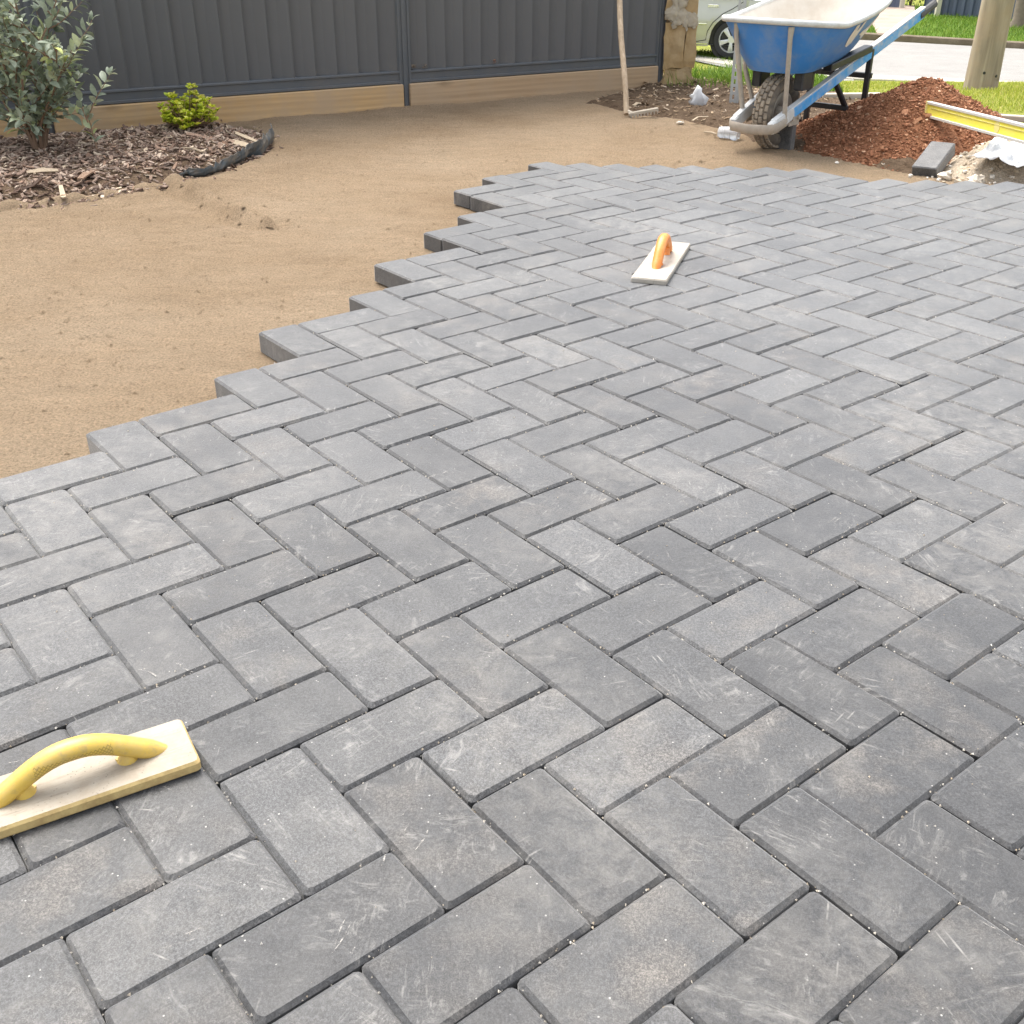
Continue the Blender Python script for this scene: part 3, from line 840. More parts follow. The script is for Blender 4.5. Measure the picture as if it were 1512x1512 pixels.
# ================================================================== rake leaning on the fence
rb = G(925, 166, SAND + 0.03)
rk = thing('rake', 'wooden handled garden rake standing against the grey fence', 'rake', (rb.x, rb.y, SAND))
top = DY(911, -60, rb.y + 0.55)
mb = MB(); p0 = Vector((0, 0, 0.02)); p1 = top - Vector((rb.x, rb.y, SAND))
mb.tube([p0.lerp(p1, t) + Vector((0.004 * sin(t * 9), 0, 0)) for t in [i / 8 for i in range(9)]] + [p0 + (p1 - p0) * 1.9], [0.0165] * 9 + [0.0145], 10)
autosmooth(mb.build('handle', M['handlewood'], rk))
h0 = G(928, 169, SAND + 0.02) - Vector((rb.x, rb.y, SAND)); h1 = G(972, 161, SAND + 0.05) - Vector((rb.x, rb.y, SAND))
mb = MB(); mb.bar(h0, h1, 0.022, 0.020, 0, 0.004); mb.tube([p0 + (p1 - p0) * 0.02, h0.lerp(h1, 0.12)], 0.013, 8)
mb.build('head', M['offcut'], rk)
for i in range(9):
    q = h0.lerp(h1, 0.06 + 0.11 * i); mb = MB()
    mb.tube([q + Vector((0.004, -0.004, 0)), q + Vector((0.006, -0.009, -0.012)), q + Vector((0.007, -0.010, -0.022))], [0.0055, 0.005, 0.003], 5)
    mb.build('tine', M['mudsteel'], rk)

# ================================================================== stone pillar at the fence end
pc = fat(2.075, 0.03, 0)
pil = thing('stone_pillar', 'rough sandstone block pillar smeared with mortar at the fence end', 'pillar', (pc.x, pc.y, SAND - 0.05), radians(-4))
rr = random.Random(3)
def lump(mb, c, r, n=7, k=5, seed=0, sq=(1, 1, 1), amp=0.3):
    vs = []
    for i in range(k + 1):
        ph = pi * i / k
        for j in range(n):
            th = 2 * pi * j / n
            d = Vector((sin(ph) * cos(th), sin(ph) * sin(th), cos(ph)))
            q = 1 + amp * N(d.x * 1.7 + seed, d.y * 1.7 + seed * 2.3, d.z * 1.7) * 1.6
            vs.append((c[0] + d.x * r * sq[0] * q, c[1] + d.y * r * sq[1] * q, c[2] + d.z * r * sq[2] * q))
    fs = []
    for i in range(k):
        for j in range(n):
            j2 = (j + 1) % n
            fs.append((i * n + j, (i + 1) * n + j, (i + 1) * n + j2, i * n + j2))
    mb.add(vs, fs)
def rough_block(c, size, seed, mat, parent, name='stone_block', amp=0.006, nn=7):
    # a subdivided block with a broken face
    mb = MB(); x, y, z = [q / 2 for q in size]
    for ax in range(3):
        for sg in (-1, 1):
            base = len(mb.v)
            for i in range(nn):
                for j in range(nn):
                    a, b = -1 + 2 * i / (nn - 1), -1 + 2 * j / (nn - 1)
                    p = [0, 0, 0]; p[ax] = sg; p[(ax + 1) % 3] = a; p[(ax + 2) % 3] = b
                    e = 1 - 0.05 * (max(abs(a), abs(b)) ** 12)
                    P = Vector((p[0] * x, p[1] * y, p[2] * z))
                    dv = Vector((N(P.x * 14 + seed, P.y * 14, P.z * 14), N(P.x * 14, P.y * 14 + seed, P.z * 14 + 7), N(P.x * 14 + 3, P.y * 14, P.z * 14 + seed)))
                    P = P + dv * amp * 2
                    mb.v.append(tuple(P))
            for i in range(nn - 1):
                for j in range(nn - 1):
                    q = (base + i * nn + j, base + (i + 1) * nn + j, base + (i + 1) * nn + j + 1, base + i * nn + j + 1)
                    mb.f.append(q if sg > 0 else q[::-1]); mb.mi.append(0)
    return mb.build(name, mat, parent, False, c)
W = 0.212
rough_block((0.0, 0, 0.10), (W * 0.9, W, 0.13), 31, M['stone'], pil, amp=0.018)
rough_block((-0.032, 0, 0.31), (W * 0.66, W, 0.29), 1, M['stone'], pil)
rough_block((0.076, 0.004, 0.315), (W * 0.34, W, 0.30), 5, M['stone'], pil)
rough_block((-0.05, 0.01, 0.62), (W * 0.52, W, 0.30), 9, M['stone'], pil)
rough_block((0.061, 0.004, 0.61), (W * 0.42, W, 0.28), 12, M['stone'], pil)
rough_block((-0.035, 0, 0.93), (W * 0.62, W, 0.31), 15, M['stone'], pil)
rough_block((0.072, 0, 0.92), (W * 0.3, W, 0.30), 18, M['stone'], pil)
rough_block((0, 0, 1.24), (W, W, 0.30), 22, M['stone'], pil)
mb = MB()
for i in range(40):
    t = rr.random()
    if i < 16: c = (-0.09 + 0.20 * t, -W / 2 - 0.001, 0.465 + rr.uniform(-0.02, 0.05) + 0.02 * sin(t * 7))
    else: c = (-0.035 + rr.gauss(0, 0.028) + 0.02 * sin(t * 9), -W / 2 - 0.001, 0.49 + 0.40 * t)
    lump(mb, c, rr.uniform(0.018, 0.040), 9, 6, i * 1.3, (1, 0.32, 1.15), 0.6)
autosmooth(mb.build('mortar_smear', M['mortar'], pil), 60)

# ================================================================== slotted steel post
b0 = G(1076, 157, SAND); t0_ = DY(1091, 0, b0.y)
sp = thing('steel_post', 'galvanised slotted angle steel post standing in soil beside the barrow', 'post', (b0.x, b0.y, SAND - 0.15))
ax = (t0_ - Vector((b0.x, b0.y, SAND))); ax = ax / ax.z
hgt = 1.25
def ap(x, y, z): return Vector((x, y, z)) + Vector((ax.x, ax.y, 0)) * max(0, z - 0.15)
# face with real slots: built as strips round the holes
mb = MB(); wv, th = 0.046, 0.004
zs = 0.0; pitch_ = 0.044
nn = int(hgt / pitch_)
for k in range(nn):
    z0, z1 = k * pitch_, (k + 1) * pitch_
    for (xa, xb, za, zb) in ((0, 0.016, z0, z1), (0.030, wv, z0, z1), (0.016, 0.030, z0, z0 + 0.017)):
        c = ap((xa + xb) / 2, 0, (za + zb) / 2)
        mb.box(c, (xb - xa, th, zb - za))
mb.build('slotted_flange', M['galv'], sp)
mb = MB()
c0, c1 = ap(wv + 0.001, 0.02, 0), ap(wv + 0.001, 0.02, hgt)
mb.bar(c0, c1, 0.042, 0.004, 0, 0, (1, 0, 0))
mb.build('plain_flange', M['galv'], sp)
sp.rotation_euler.z = radians(-30)

# ================================================================== WHEELBARROW
WO, WPH = Vector((1.31, 5.60, SAND - 0.004)), 0.859
wb = thing('wheelbarrow', 'blue tray wheelbarrow with dried concrete standing at the edge of the sand', 'wheelbarrow', WO, WPH)
# local: x from wheel towards the grips, -y is the side nearer the red heap
def Wp(A, B, Z): return Vector((A, -B, Z))
an, ag, zn, zg, wn, wg = -0.186, 1.288, 0.150, 0.606, 0.106, 0.192
def hp(t, s): return Wp(an + (ag - an) * t, s * (wn + (wg - wn) * t), zn + (zg - zn) * t)
# wheel
whl = MB(); RW = 0.176
WM = Matrix.Rotation(pi / 2, 3, 'X')
def wl(prof, n, mat, name, parent, smooth=True):
    mb = MB(); mb.lathe(prof, n, WM, 0, True)
    o = mb.build(name, mat, parent, smooth, None); return o
whe = bpy.data.objects.new('wheel', None); COL.objects.link(whe); whe.parent = wb; whe.location = (0, 0, RW + 0.002)
prof = []
for i in range(14):
    a = 2 * pi * i / 14
    prof.append((RW - 0.048 + 0.046 * cos(a) * (1.0 if cos(a) > 0 else 0.8), 0.043 * sin(a) * (1.1 if abs(sin(a)) > .5 else 1)))
wl(prof, 40, M['rubber'], 'tyre', whe)
mb = MB()
for i in range(30):      # block tread
    a = 2 * pi * i / 30
    for j, off in enumerate((-0.031, -0.0105, 0.0105, 0.031)):
        aa = a + (0.5 if j % 2 else 0) * 2 * pi / 30
        rr_ = RW - 0.001 if abs(off) < 0.02 else RW - 0.011
        c = Vector((cos(aa) * rr_, off, sin(aa) * rr_))
        rx = Vector((cos(aa), 0, sin(aa))); ty = Vector((0, 1, 0)); tz = rx.cross(ty)
        if abs(off) > 0.02:
            rx = (rx + ty * (0.55 if off > 0 else -0.55)).normalized(); ty = tz.cross(rx) 
        mb.box(c, (0.013, 0.0175, 0.029), Matrix((rx, ty, tz)).transposed(), 0, 0.002)
tag(mb.build('tread_blocks', M['rubber_tread'], whe), kind='stuff')
wl([(0.092, -0.034), (0.096, -0.036), (0.098, -0.026), (0.078, -0.012), (0.078, 0.012), (0.098, 0.026), (0.096, 0.036), (0.092, 0.034), (0.070, 0.018), (0.03, 0.012), (0.03, -0.012), (0.070, -0.018)], 28, M['mudsteel'], 'rim', whe)
mb = MB(); mb.tube([(0, -0.085, 0), (0, 0.085, 0)], 0.013, 10); mb.tube([(0, -0.05, 0), (0, 0.05, 0)], 0.03, 12)
mb.build('axle', M['mudsteel'], whe)
# nose bar: bent flat bar round the front of the wheel
mb = MB()
nose = [Wp(an + 0.14, -0.112, zn + 0.018), Wp(an - 0.03, -0.128, zn - 0.012), Wp(an - 0.075, -0.10, zn - 0.018), Wp(an - 0.09, 0.0, zn - 0.022), Wp(an - 0.075, 0.10, zn - 0.018), Wp(an - 0.03, 0.128, zn - 0.012), Wp(an + 0.14, 0.116, zn + 0.018)]
mb.tube(nose, 0.021, 8, 0, True, False, (0.32, 1.15))
autosmooth(mb.build('nose_bar', M['mudsteel'], wb), 50)
for s in (-1, 1):
    mb = MB(); p0, p1 = hp(-0.02, s), hp(0.93, s)
    mb.bar(p0, p1, 0.030, 0.052, 0, 0.005)
    mb.build('handle', M['blue_l'], wb)
    mb = MB(); mb.bar(p0 + Vector((0, 0, 0.0295)), p1 + Vector((0, 0, 0.0295)), 0.031, 0.008, 0, 0.002)
    mb.build('handle_top_edge', M['rimwhite'], wb)
    mb = MB(); mb.bar(hp(-0.035, s), hp(0.09, s), 0.034, 0.058, 0, 0.006); mb.build('handle_end', M['rimwhite'], wb)
    mb = MB(); q0, q1 = hp(0.90, s), hp(1.02, s)
    mb.tube([q0, q0.lerp(q1, .1), q0.lerp(q1, .5), q0.lerp(q1, .95), q1], [0.022, 0.024, 0.021, 0.022, 0.015], 10)
    autosmooth(mb.build('grip', M['grip'], wb))
    # axle bracket with bolts
    mb = MB(); mb.box(Wp(-0.03, s * 0.118, 0.165), (0.10, 0.006, 0.075), None, 0, 0.002)
    for q in (-0.06, 0.0): mb.tube([Wp(q, s * 0.118, 0.165), Wp(q, s * 0.133, 0.165)], 0.011, 6)
    mb.build('axle_bracket', M['mudsteel'], wb)
# tray
def tray_pt(t, h, off=0.0):
    # t angle (0 = rear, pi = front), h 0 bottom .. 1 rim
    c_, s_ = cos(t), sin(t)
    e = 0.62
    hh = h ** 0.9
    xb, xf = 0.54 + 0.13 * hh, 0.165 + 0.125 * hh       # rear / front reach
    wv = 0.165 + 0.145 * hh
    xc = 0.03
    cx = abs(c_) ** (0.70 if c_ > 0 else 1.0); sx = abs(s_) ** (0.70 if c_ > 0 else 0.80)
    x = xc + (xb if c_ > 0 else -xf) * cx
    taper = 1 + 0.06 * (x - xc) / 0.5 if c_ > 0 else 1
    y = wv * sx * (1 if s_ > 0 else -1) * taper
    xp = max(0, x + 0.06); z = 0.372 + 0.214 * h + xp * xp / (xp + 0.22) * (0.17 * (1 - h) + 0.205 * h) + 0.03 * h * max(0, -x) / 0.4
    r = math.hypot(x - xc, y) + 1e-6
    return Vector((x + off * (x - xc) / r, y + off * y / r, z))
NT_, NH = 64, 9
def tray_shell(off, zoff, flip):
    mb = MB()
    for k in range(NH + 1):
        for j in range(NT_): mb.v.append(tuple(tray_pt(2 * pi * j / NT_, k / NH, off) + Vector((0, 0, zoff if k < NH else 0))))
    for k in range(NH):
        for j in range(NT_):
            j2 = (j + 1) % NT_
            f = (k * NT_ + j, k * NT_ + j2, (k + 1) * NT_ + j2, (k + 1) * NT_ + j)
            mb.f.append(f if not flip else f[::-1]); mb.mi.append(0)
    f = tuple(range(NT_)); mb.f.append(f[::-1] if not flip else f); mb.mi.append(0)
    return mb
o = tray_shell(0, 0, False).build('tray', M['blue'], wb, True); autosmooth(o, 50)
o = tray_shell(-0.006, 0.006, True).build('tray_lining', M['concrete_white'], wb, True); autosmooth(o, 50)
mb = MB(); mb.tube([tray_pt(2 * pi * j / 80, 1.0, 0.004) for j in range(80)], 0.0125, 8, 0, False, True, (0.9, 1.15))
o = mb.build('tray_rim', M['rimwhite'], wb, True)
# worn stickers on the tray side nearer the heap (t from -pi/2 towards the rear)
def decal(poly, name):
    mb = MB(); n = len(poly)
    cx_, cy_ = sum(p[0] for p in poly) / n, sum(p[1] for p in poly) / n
    S = lambda a, h: tray_pt(a, h, 0.0025)
    mb.v.append(tuple(S(cx_, cy_)))
    rings = 4
    for k in range(1, rings + 1):
        for (a, h) in poly: mb.v.append(tuple(S(cx_ + (a - cx_) * k / rings, cy_ + (h - cy_) * k / rings)))
    for j in range(n):
        j2 = (j + 1) % n
        mb.f.append((0, 1 + j, 1 + j2)); mb.mi.append(0)
        for k in range(rings - 1):
            b0, b1 = 1 + k * n, 1 + (k + 1) * n
            mb.f.append((b0 + j, b1 + j, b1 + j2, b0 + j2)); mb.mi.append(0)
    mb.build(name, M['decal'], wb)
decal([(-1.50, 0.88), (-1.465, 0.88), (-1.45, 0.72), (-1.42, 0.72), (-1.42, 0.88), (-1.385, 0.88), (-1.37, 0.62), (-1.36, 0.42), (-1.40, 0.36), (-1.45, 0.42), (-1.49, 0.62)], 'shield_sticker')
rr = random.Random(8)
decal([(a, h + rr.uniform(-.02, .02)) for a, h in [(-1.31, 0.56), (-1.27, 0.50), (-1.22, 0.50), (-1.17, 0.40), (-1.10, 0.38), (-1.02, 0.46), (-0.97, 0.58), (-0.95, 0.74), (-1.02, 0.80), (-1.10, 0.76), (-1.17, 0.68), (-1.22, 0.62), (-1.28, 0.62)]], 'sticker_remnant')
# struts from the frame to the front of the tray
for (A0_, B0_, A1_, B1_, zt, nm) in ((-0.125, 0.114, -0.225, 0.145, 0.585, 'strut'), (-0.125, -0.114, -0.215, -0.145, 0.585, 'strut'), (-0.02, -0.122, -0.06, -0.165, 0.42, 'strut')):
    mb = MB(); mb.tube([Wp(A0_, B0_, 0.16), Wp(A0_ + (A1_ - A0_) * .2, B0_ + (B1_ - B0_) * .2, 0.24), Wp(A1_, B1_, zt - 0.05), Wp(A1_, B1_, zt)], [0.013, 0.0115, 0.0115, 0.015], 8)
    autosmooth(mb.build(nm, M['mudsteel'], wb))
# packers under the tray
for s in (-1, 1):
    mb = MB(); mb.box(Wp(0.02, s * 0.115, 0.33), (0.10, 0.05, 0.085), None, 0, 0.006)
    mb.build('tray_packer', M['black'], wb)
    mb = MB(); mb.bar(Wp(0.20, s * 0.145, 0.375), Wp(0.60, s * 0.168, 0.437), 0.05, 0.035, 0, 0.004); mb.build('tray_rail', M['black'], wb)
# legs, braces and stays
for s in (-1, 1):
    t_ = (0.70 - an) / (ag - an); topz = hp(t_, s).z; B = s * (wn + (wg - wn) * t_)
    mb = MB(); mb.bar(Wp(0.66, B, topz + 0.01), Wp(0.665, B * 1.02, 0.02), 0.026, 0.028, 0, 0.004, (0, 1, 0)); mb.build('leg', M['black'], wb)
    mb = MB(); mb.bar(Wp(0.33, B * 0.86, 0.30), Wp(0.60, B, 0.035), 0.022, 0.026, 0, 0.004, (0, 1, 0)); mb.build('brace', M['black'], wb)
    mb = MB(); mb.bar(Wp(0.54, B * 1.01, 0.012), Wp(0.70, B * 1.03, 0.012), 0.032, 0.022, 0, 0.005); mb.build('foot', M['black'], wb)
mb = MB(); mb.bar(Wp(0.665, -0.18, 0.30), Wp(0.665, 0.18, 0.30), 0.024, 0.028, 0, 0.003); mb.build('cross_stay', M['black'], wb)
mb = MB(); mb.bar(Wp(0.46, -0.165, 0.16), Wp(0.46, 0.165, 0.16), 0.022, 0.026, 0, 0.003); mb.build('cross_stay', M['black'], wb)

# ================================================================== loose pavers
def loose_paver(loc, rot, label):
    q = MB(); q.add(*PV[2]); q.f.append(tuple(range(11, -1, -1))); q.mi.append(0)
    o = q.build('paver', M['paver'])
    o.location = loc; o.rotation_euler = rot
    return tag(o, label, 'paver')
# ================================================================== red-brown heap
HC, HR_, HH = Vector((2.11, 5.77, 0)), 0.76, 0.335
def heapz(x, y):
    dx, dy = x - HC.x, y - HC.y
    r = math.hypot(dx, dy * 1.06); th = atan2(dy, dx)
    rad = HR_ * (1 + 0.13 * N(cos(th) * 1.3, sin(th) * 1.3, 5) + 0.05 * sin(3 * th)) * (0.92 if dx > 0 else 1.0)
    q = r / rad
    base = SAND - 0.02
    if q >= 1.05: return base - 0.02
    k = max(0, 1.03 - q)
    z = HH * (k ** 1.08 if q > 0.07 else (0.96 ** 1.08 - (q - 0.07) * 0.4))
    return base + z + 0.012 * N(x * 9, y * 9, 2) + 0.006 * N(x * 24, y * 24)
heap = thing('bark_heap', 'heap of red brown bark and soil beside the wheelbarrow', 'heap', (HC.x, HC.y, SAND))
mb = MB(); n_ = 74; st = 2.0 / n_
for j in range(n_ + 1):
    for i in range(n_ + 1):
        x, y = HC.x - 1 + i * st, HC.y - 1 + j * st
        mb.v.append((x - HC.x, y - HC.y, heapz(x, y) - SAND))
for j in range(n_):
    for i in range(n_):
        q = (j * (n_ + 1) + i, j * (n_ + 1) + i + 1, (j + 1) * (n_ + 1) + i + 1, (j + 1) * (n_ + 1) + i)
        if max(mb.v[k][2] for k in q) > -0.035: mb.f.append(q); mb.mi.append(0)
mb.build('heap_core', M['red_soil'], heap, True)
def chip(mb, p, L, W_, T, rz, tilt, roll, rr):
    Mx = Matrix.Rotation(rz, 3, 'Z') @ Matrix.Rotation(tilt, 3, 'Y') @ Matrix.Rotation(roll, 3, 'X')
    a = rr.uniform(0.5, 1.0); b = rr.uniform(0.5, 1.0); cv = rr.uniform(-0.12, 0.12) * L
    vs = [(-L / 2, -W_ / 2 * a, -cv), (-L / 2, W_ / 2 * a, -cv), (0, W_ / 2, 0), (L / 2, W_ / 2 * b, -cv), (L / 2, -W_ / 2 * b, -cv), (0, -W_ / 2, 0)]
    up_ = [Vector((x, y, z + T / 2)) for x, y, z in vs]; dn = [Vector((x, y, z - T / 2)) for x, y, z in vs]
    fs = [(0, 5, 2, 1), (5, 4, 3, 2), (7, 8, 11, 6), (8, 9, 10, 11)]
    fs += [(i, (i + 1) % 6, 6 + (i + 1) % 6, 6 + i) for i in range(6)]
    mb.add([Mx @ q + Vector(p) for q in up_ + dn], fs)
mb = MB(); rr = random.Random(21); n = 0
while n < 14000:
    x, y = HC.x + rr.uniform(-0.95, 0.95), HC.y + rr.uniform(-0.95, 0.95)
    z = heapz(x, y)
    if z < SAND - 0.022: continue
    if y > HC.y + 0.45 and rr.random() < 0.7: continue
    n += 1
    L = 0.005 + abs(rr.gauss(0, 0.0062))
    if rr.random() < 0.05: L *= 1.9
    chip(mb, (x - HC.x, y - HC.y, z - SAND + 0.002), L, L * rr.uniform(0.35, 0.8), L * rr.uniform(0.15, 0.4), rr.uniform(0, 6.28), rr.gauss(0, 0.5), rr.gauss(0, 0.6), rr)
tag(mb.build('bark_chips', M['redchip'], heap), kind='stuff')

tl = loose_paver((0, 0, 0), (0, 0, 0), 'grey paver lying tilted on the foot of the red bark heap')
e_w = Vector((0.78, -0.62, 0.03)).normalized(); e_l = Vector((0.145, 0.165, 0.085)); e_l = (e_l - e_w * e_l.dot(e_w)).normalized(); e_n = e_l.cross(-e_w)
mm = Matrix((e_l, -e_w, e_n)).transposed().to_4x4(); mm.translation = G(1364, 256, SAND + 0.012) + e_l * 0.114 + e_n * 0.03
tl.matrix_world = mm
ck = loose_paver((0, 0, 0), (0, 0, 0), 'dark paver standing on end in the dirt against the barrow wheel')
k_n = Vector((-0.60, -0.80, 0)).normalized(); k_u = Vector((0.05, 0.08, 1)); k_u = (k_u - k_n * k_u.dot(k_n)).normalized(); k_y = k_n.cross(k_u)
mm = Matrix((k_u, k_y, k_n)).transposed().to_4x4(); mm.translation = G(1150, 220, SAND) + Vector((0, 0, 0.014))
ck.matrix_world = mm

# ================================================================== spirit level
lA, lB = DY(1370, 161, 5.52), DY(1512, 197.5, 4.55)
ldir = (lB - lA).normalized()
LLEN = 1.5
lev = thing('spirit_level', 'long yellow spirit level resting on the bark heap', 'level', lA)
def LP(s, side, hgt):
    sidev = ldir.cross(Vector((0, 0, 1))).normalized(); upv = sidev.cross(ldir).normalized()
    return ldir * s + sidev * side + upv * hgt
upv_l = ldir.cross(Vector((0, 0, 1))).normalized().cross(ldir)
LH = 0.072
for sgn, nm in ((1, 'top_flange'), (-1, 'bottom_flange')):
    mb = MB(); mb.bar(LP(0.006, 0, sgn * (LH / 2 - 0.006)), LP(LLEN - 0.006, 0, sgn * (LH / 2 - 0.006)), 0.026, 0.012, 0, 0.0015, upv_l); mb.build(nm, M['lv_alu'], lev)
mb = MB(); mb.bar(LP(0.004, 0, 0), LP(LLEN - 0.004, 0, 0), 0.014, LH - 0.02, 0, 0, upv_l); mb.build('web', M['lv_yellow'], lev)
for sd_ in (-1, 1):
    mb = MB(); mb.bar(LP(0.05, sd_ * 0.0085, 0.010), LP(LLEN - 0.05, sd_ * 0.0085, 0.010), 0.003, 0.003, 0, 0, upv_l); mb.build('web_rib', M['lv_cap'], lev)
for s0 in (0.0, LLEN - 0.012):
    mb = MB(); mb.bar(LP(s0, 0, 0), LP(s0 + 0.012, 0, 0), 0.030, LH + 0.003, 0, 0.002, upv_l); mb.build('end_cap', M['lv_cap'], lev)
# printed mark near the end, and a hole
for k, (s0, ln) in enumerate(((0.05, 0.022), (0.082, 0.022))):
    for (ds, dh, w_, h_) in ((0, 0, 0.004, ln), (0.011, ln / 2 - 0.002, 0.022, 0.004), (0.022, 0, 0.004, ln)):
        mb = MB(); mb.bar(LP(s0 + ds - w_ / 2, -0.0078, dh - 0.004), LP(s0 + ds + w_ / 2, -0.0078, dh - 0.004), 0.0014, h_, 0, 0, upv_l); mb.build('printed_mark', M['mudsteel'], lev)
mb = MB(); mb.tube([LP(0.026, -0.0065, 0.002), LP(0.026, -0.0085, 0.002)], 0.006, 10); mb.build('hang_hole', M['dark'], lev)
mb = MB(); mb.tube([LP(0.75, -0.009, 0), LP(0.75, 0.009, 0)], 0.024, 16); mb.build('vial_housing', M['lv_cap'], lev)

# ================================================================== rubble and rubbish right of the heap
RC = G(1500, 262, SAND)
rub = thing('rubble_pile', 'pile of pale lumpy cement and stone rubble at the paving edge', 'rubble', (RC.x + 0.16, RC.y + 0.12, SAND))
mb = MB(); n_ = 44; st = 1.3 / n_
def rubz(dx, dy):
    r = math.hypot(dx / 0.52, dy / 0.33)
    return -0.03 + 0.20 * max(0, 1 - r ** 1.6) + 0.03 * N(dx * 11, dy * 11, 6) * (1 if r < 1.1 else 0) + 0.012 * N(dx * 30, dy * 30, 2)
for j in range(n_ + 1):
    for i in range(n_ + 1):
        x, y = -0.65 + i * st, -0.65 + j * st
        mb.v.append((x, y, rubz(x, y)))
for j in range(n_):
    for i in range(n_):
        q = (j * (n_ + 1) + i, j * (n_ + 1) + i + 1, (j + 1) * (n_ + 1) + i + 1, (j + 1) * (n_ + 1) + i)
        if max(mb.v[k][2] for k in q) > -0.035: mb.f.append(q); mb.mi.append(0)
mb.build('rubble_core', M['rubble'], rub, True)
mb = MB(); rr = random.Random(41)
for i in range(420):
    x, y = rr.gauss(0, 0.26), rr.gauss(0, 0.18)
    s = 0.004 + abs(rr.gauss(0, 0.006))
    lump(mb, (x, y, max(rubz(x, y), 0) + s * 0.3), s, 6, 4, i * 0.7, (1, 1, 0.75), 0.5)
tag(mb.build('rubble_crumbs', M['grit'], rub), kind='stuff')
mats_ = [M['mortar'], M['rubble'], M['stone'], M['litter']]
for i, (u, v, r, mt, lab) in enumerate([(1397, 260, 0.030, 'grit', 'whitish stone lying between the tilted paver and the rubble'),
        (1442, 266, 0.034, 'grit', 'pale cream stone at the front foot of the rubble pile'),
        (1465, 262, 0.028, 'mortar', 'grey knobbly mortar lump at the front of the rubble pile'),
        (1413, 233, 0.024, 'grit', 'small white stone behind the tilted paver'),
        (1418, 245, 0.040, 'litter', 'brown clod of earth beside the tilted paver'),
        (1428, 256, 0.034, 'stone', 'orange tan stone in front of the brown clod'),
        (1446, 244, 0.030, 'mortar', 'grey stone at the edge of the white plastic sheet')]):
    p = G(u, v, SAND + 0.012); mb = MB(); lump(mb, (0, 0, 0), r, 10, 7, i * 3.1, (1.1, 0.9, 0.75), 0.45)
    o = mb.build('stone', M[mt], None, False, p); tag(o, lab, 'stone', 'stones at the rubble')
# crumpled white plastic sheet
pc_ = G(1487, 232, SAND + 0.10)
mb = MB(); nn = 26
rr = random.Random(4)
for j in range(nn):
    for i in range(nn):
        a, b = i / (nn - 1) - 0.5, j / (nn - 1) - 0.5
        f1 = abs(N(a * 4 + 2, b * 4, 1)) + 0.35 * abs(N(a * 9, b * 9, 5))
        x = a * 0.34 + 0.02 * N(a * 8, b * 8, 11); y = b * 0.26 + 0.02 * N(a * 8, b * 8, 17)
        z = 0.012 + 0.16 * f1 * max(0.15, 1 - 2.2 * (a * a + b * b)) + 0.03 * (0.25 - a * a - b * b)
        mb.v.append((x, y, z))
for j in range(nn - 1):
    for i in range(nn - 1):
        mb.f.append((j * nn + i, j * nn + i + 1, (j + 1) * nn + i + 1, (j + 1) * nn + i)); mb.mi.append(0)
o = mb.build('plastic_sheet', M['plastic'], None, True, (pc_.x + 0.06, pc_.y + 0.02, SAND + 0.085)); o.rotation_euler.z = 0.5
sm = o.modifiers.new('thick', 'SOLIDIFY'); sm.thickness = 0.002
tag(o, 'crumpled white plastic sheet lying on the rubble under the level', 'plastic sheet')
# pale timber offcuts behind the level
for (p, q, w_, lab) in [((1436, 168), (1560, 178), 0.03, 'long pale timber batten lying behind the level'), ((1446, 180), (1570, 196), 0.035, 'short pale timber batten half hidden by the level')]:
    a, b = DY(*p, 6.15 - (0.25 if w_ > 0.032 else 0)), DY(*q, 6.0 - (0.25 if w_ > 0.032 else 0))
    a.z = b.z = SAND + 0.045 + (0.0 if w_ > 0.032 else 0.03)
    mb = MB(); L = (b - a).length; mb.box((0, 0, 0), (L, w_ * 1.6, w_), None, 0, 0.003)
    o = mb.build('timber_batten', M['offcut'], None, False, (a + b) / 2); o.rotation_euler.z = atan2((b - a).y, (b - a).x)
    tag(o, lab, 'batten', 'timber battens')
# batten and pipe on the ground behind the barrow wheel
a, b = G(1212, 151, SAND), G(1300, 150, SAND)
mb = MB(); L = (b - a).length; mb.box((0, 0, 0), (L, 0.06, 0.045), None, 0, 0.003)
o = mb.build('timber_batten', M['offcut'], None, False, (a + b) / 2 + Vector((0, 0, 0.03))); o.rotation_euler.z = atan2((b - a).y, (b - a).x)
tag(o, 'weathered timber batten lying on grass behind the barrow legs', 'batten', 'timber battens')
a, b = G(1176, 186, SAND + 0.03), G(1226, 183, SAND + 0.035)
bp = thing('roller_pole', 'pale metal pole with black end cap lying behind the barrow wheel', 'pole', a)
d_ = b - a
mb = MB(); mb.bar((0, 0, 0), d_ * 0.98, 0.05, 0.018, 0, 0.003); mb.bar(Vector((0, 0, -0.02)), d_ * 0.98 + Vector((0, 0, -0.02)), 0.05, 0.014, 0, 0.003); mb.build('shaft', M['lv_alu'], bp)
mb = MB(); mb.bar(d_ * 0.98, d_ * 1.05, 0.075, 0.085, 0, 0.008); mb.build('end_plate', M['offcut'], bp)
mb = MB(); mb.bar(d_ * 1.05, d_ * 1.55, 0.07, 0.075, 0, 0.01); mb.build('end_cap', M['black'], bp)

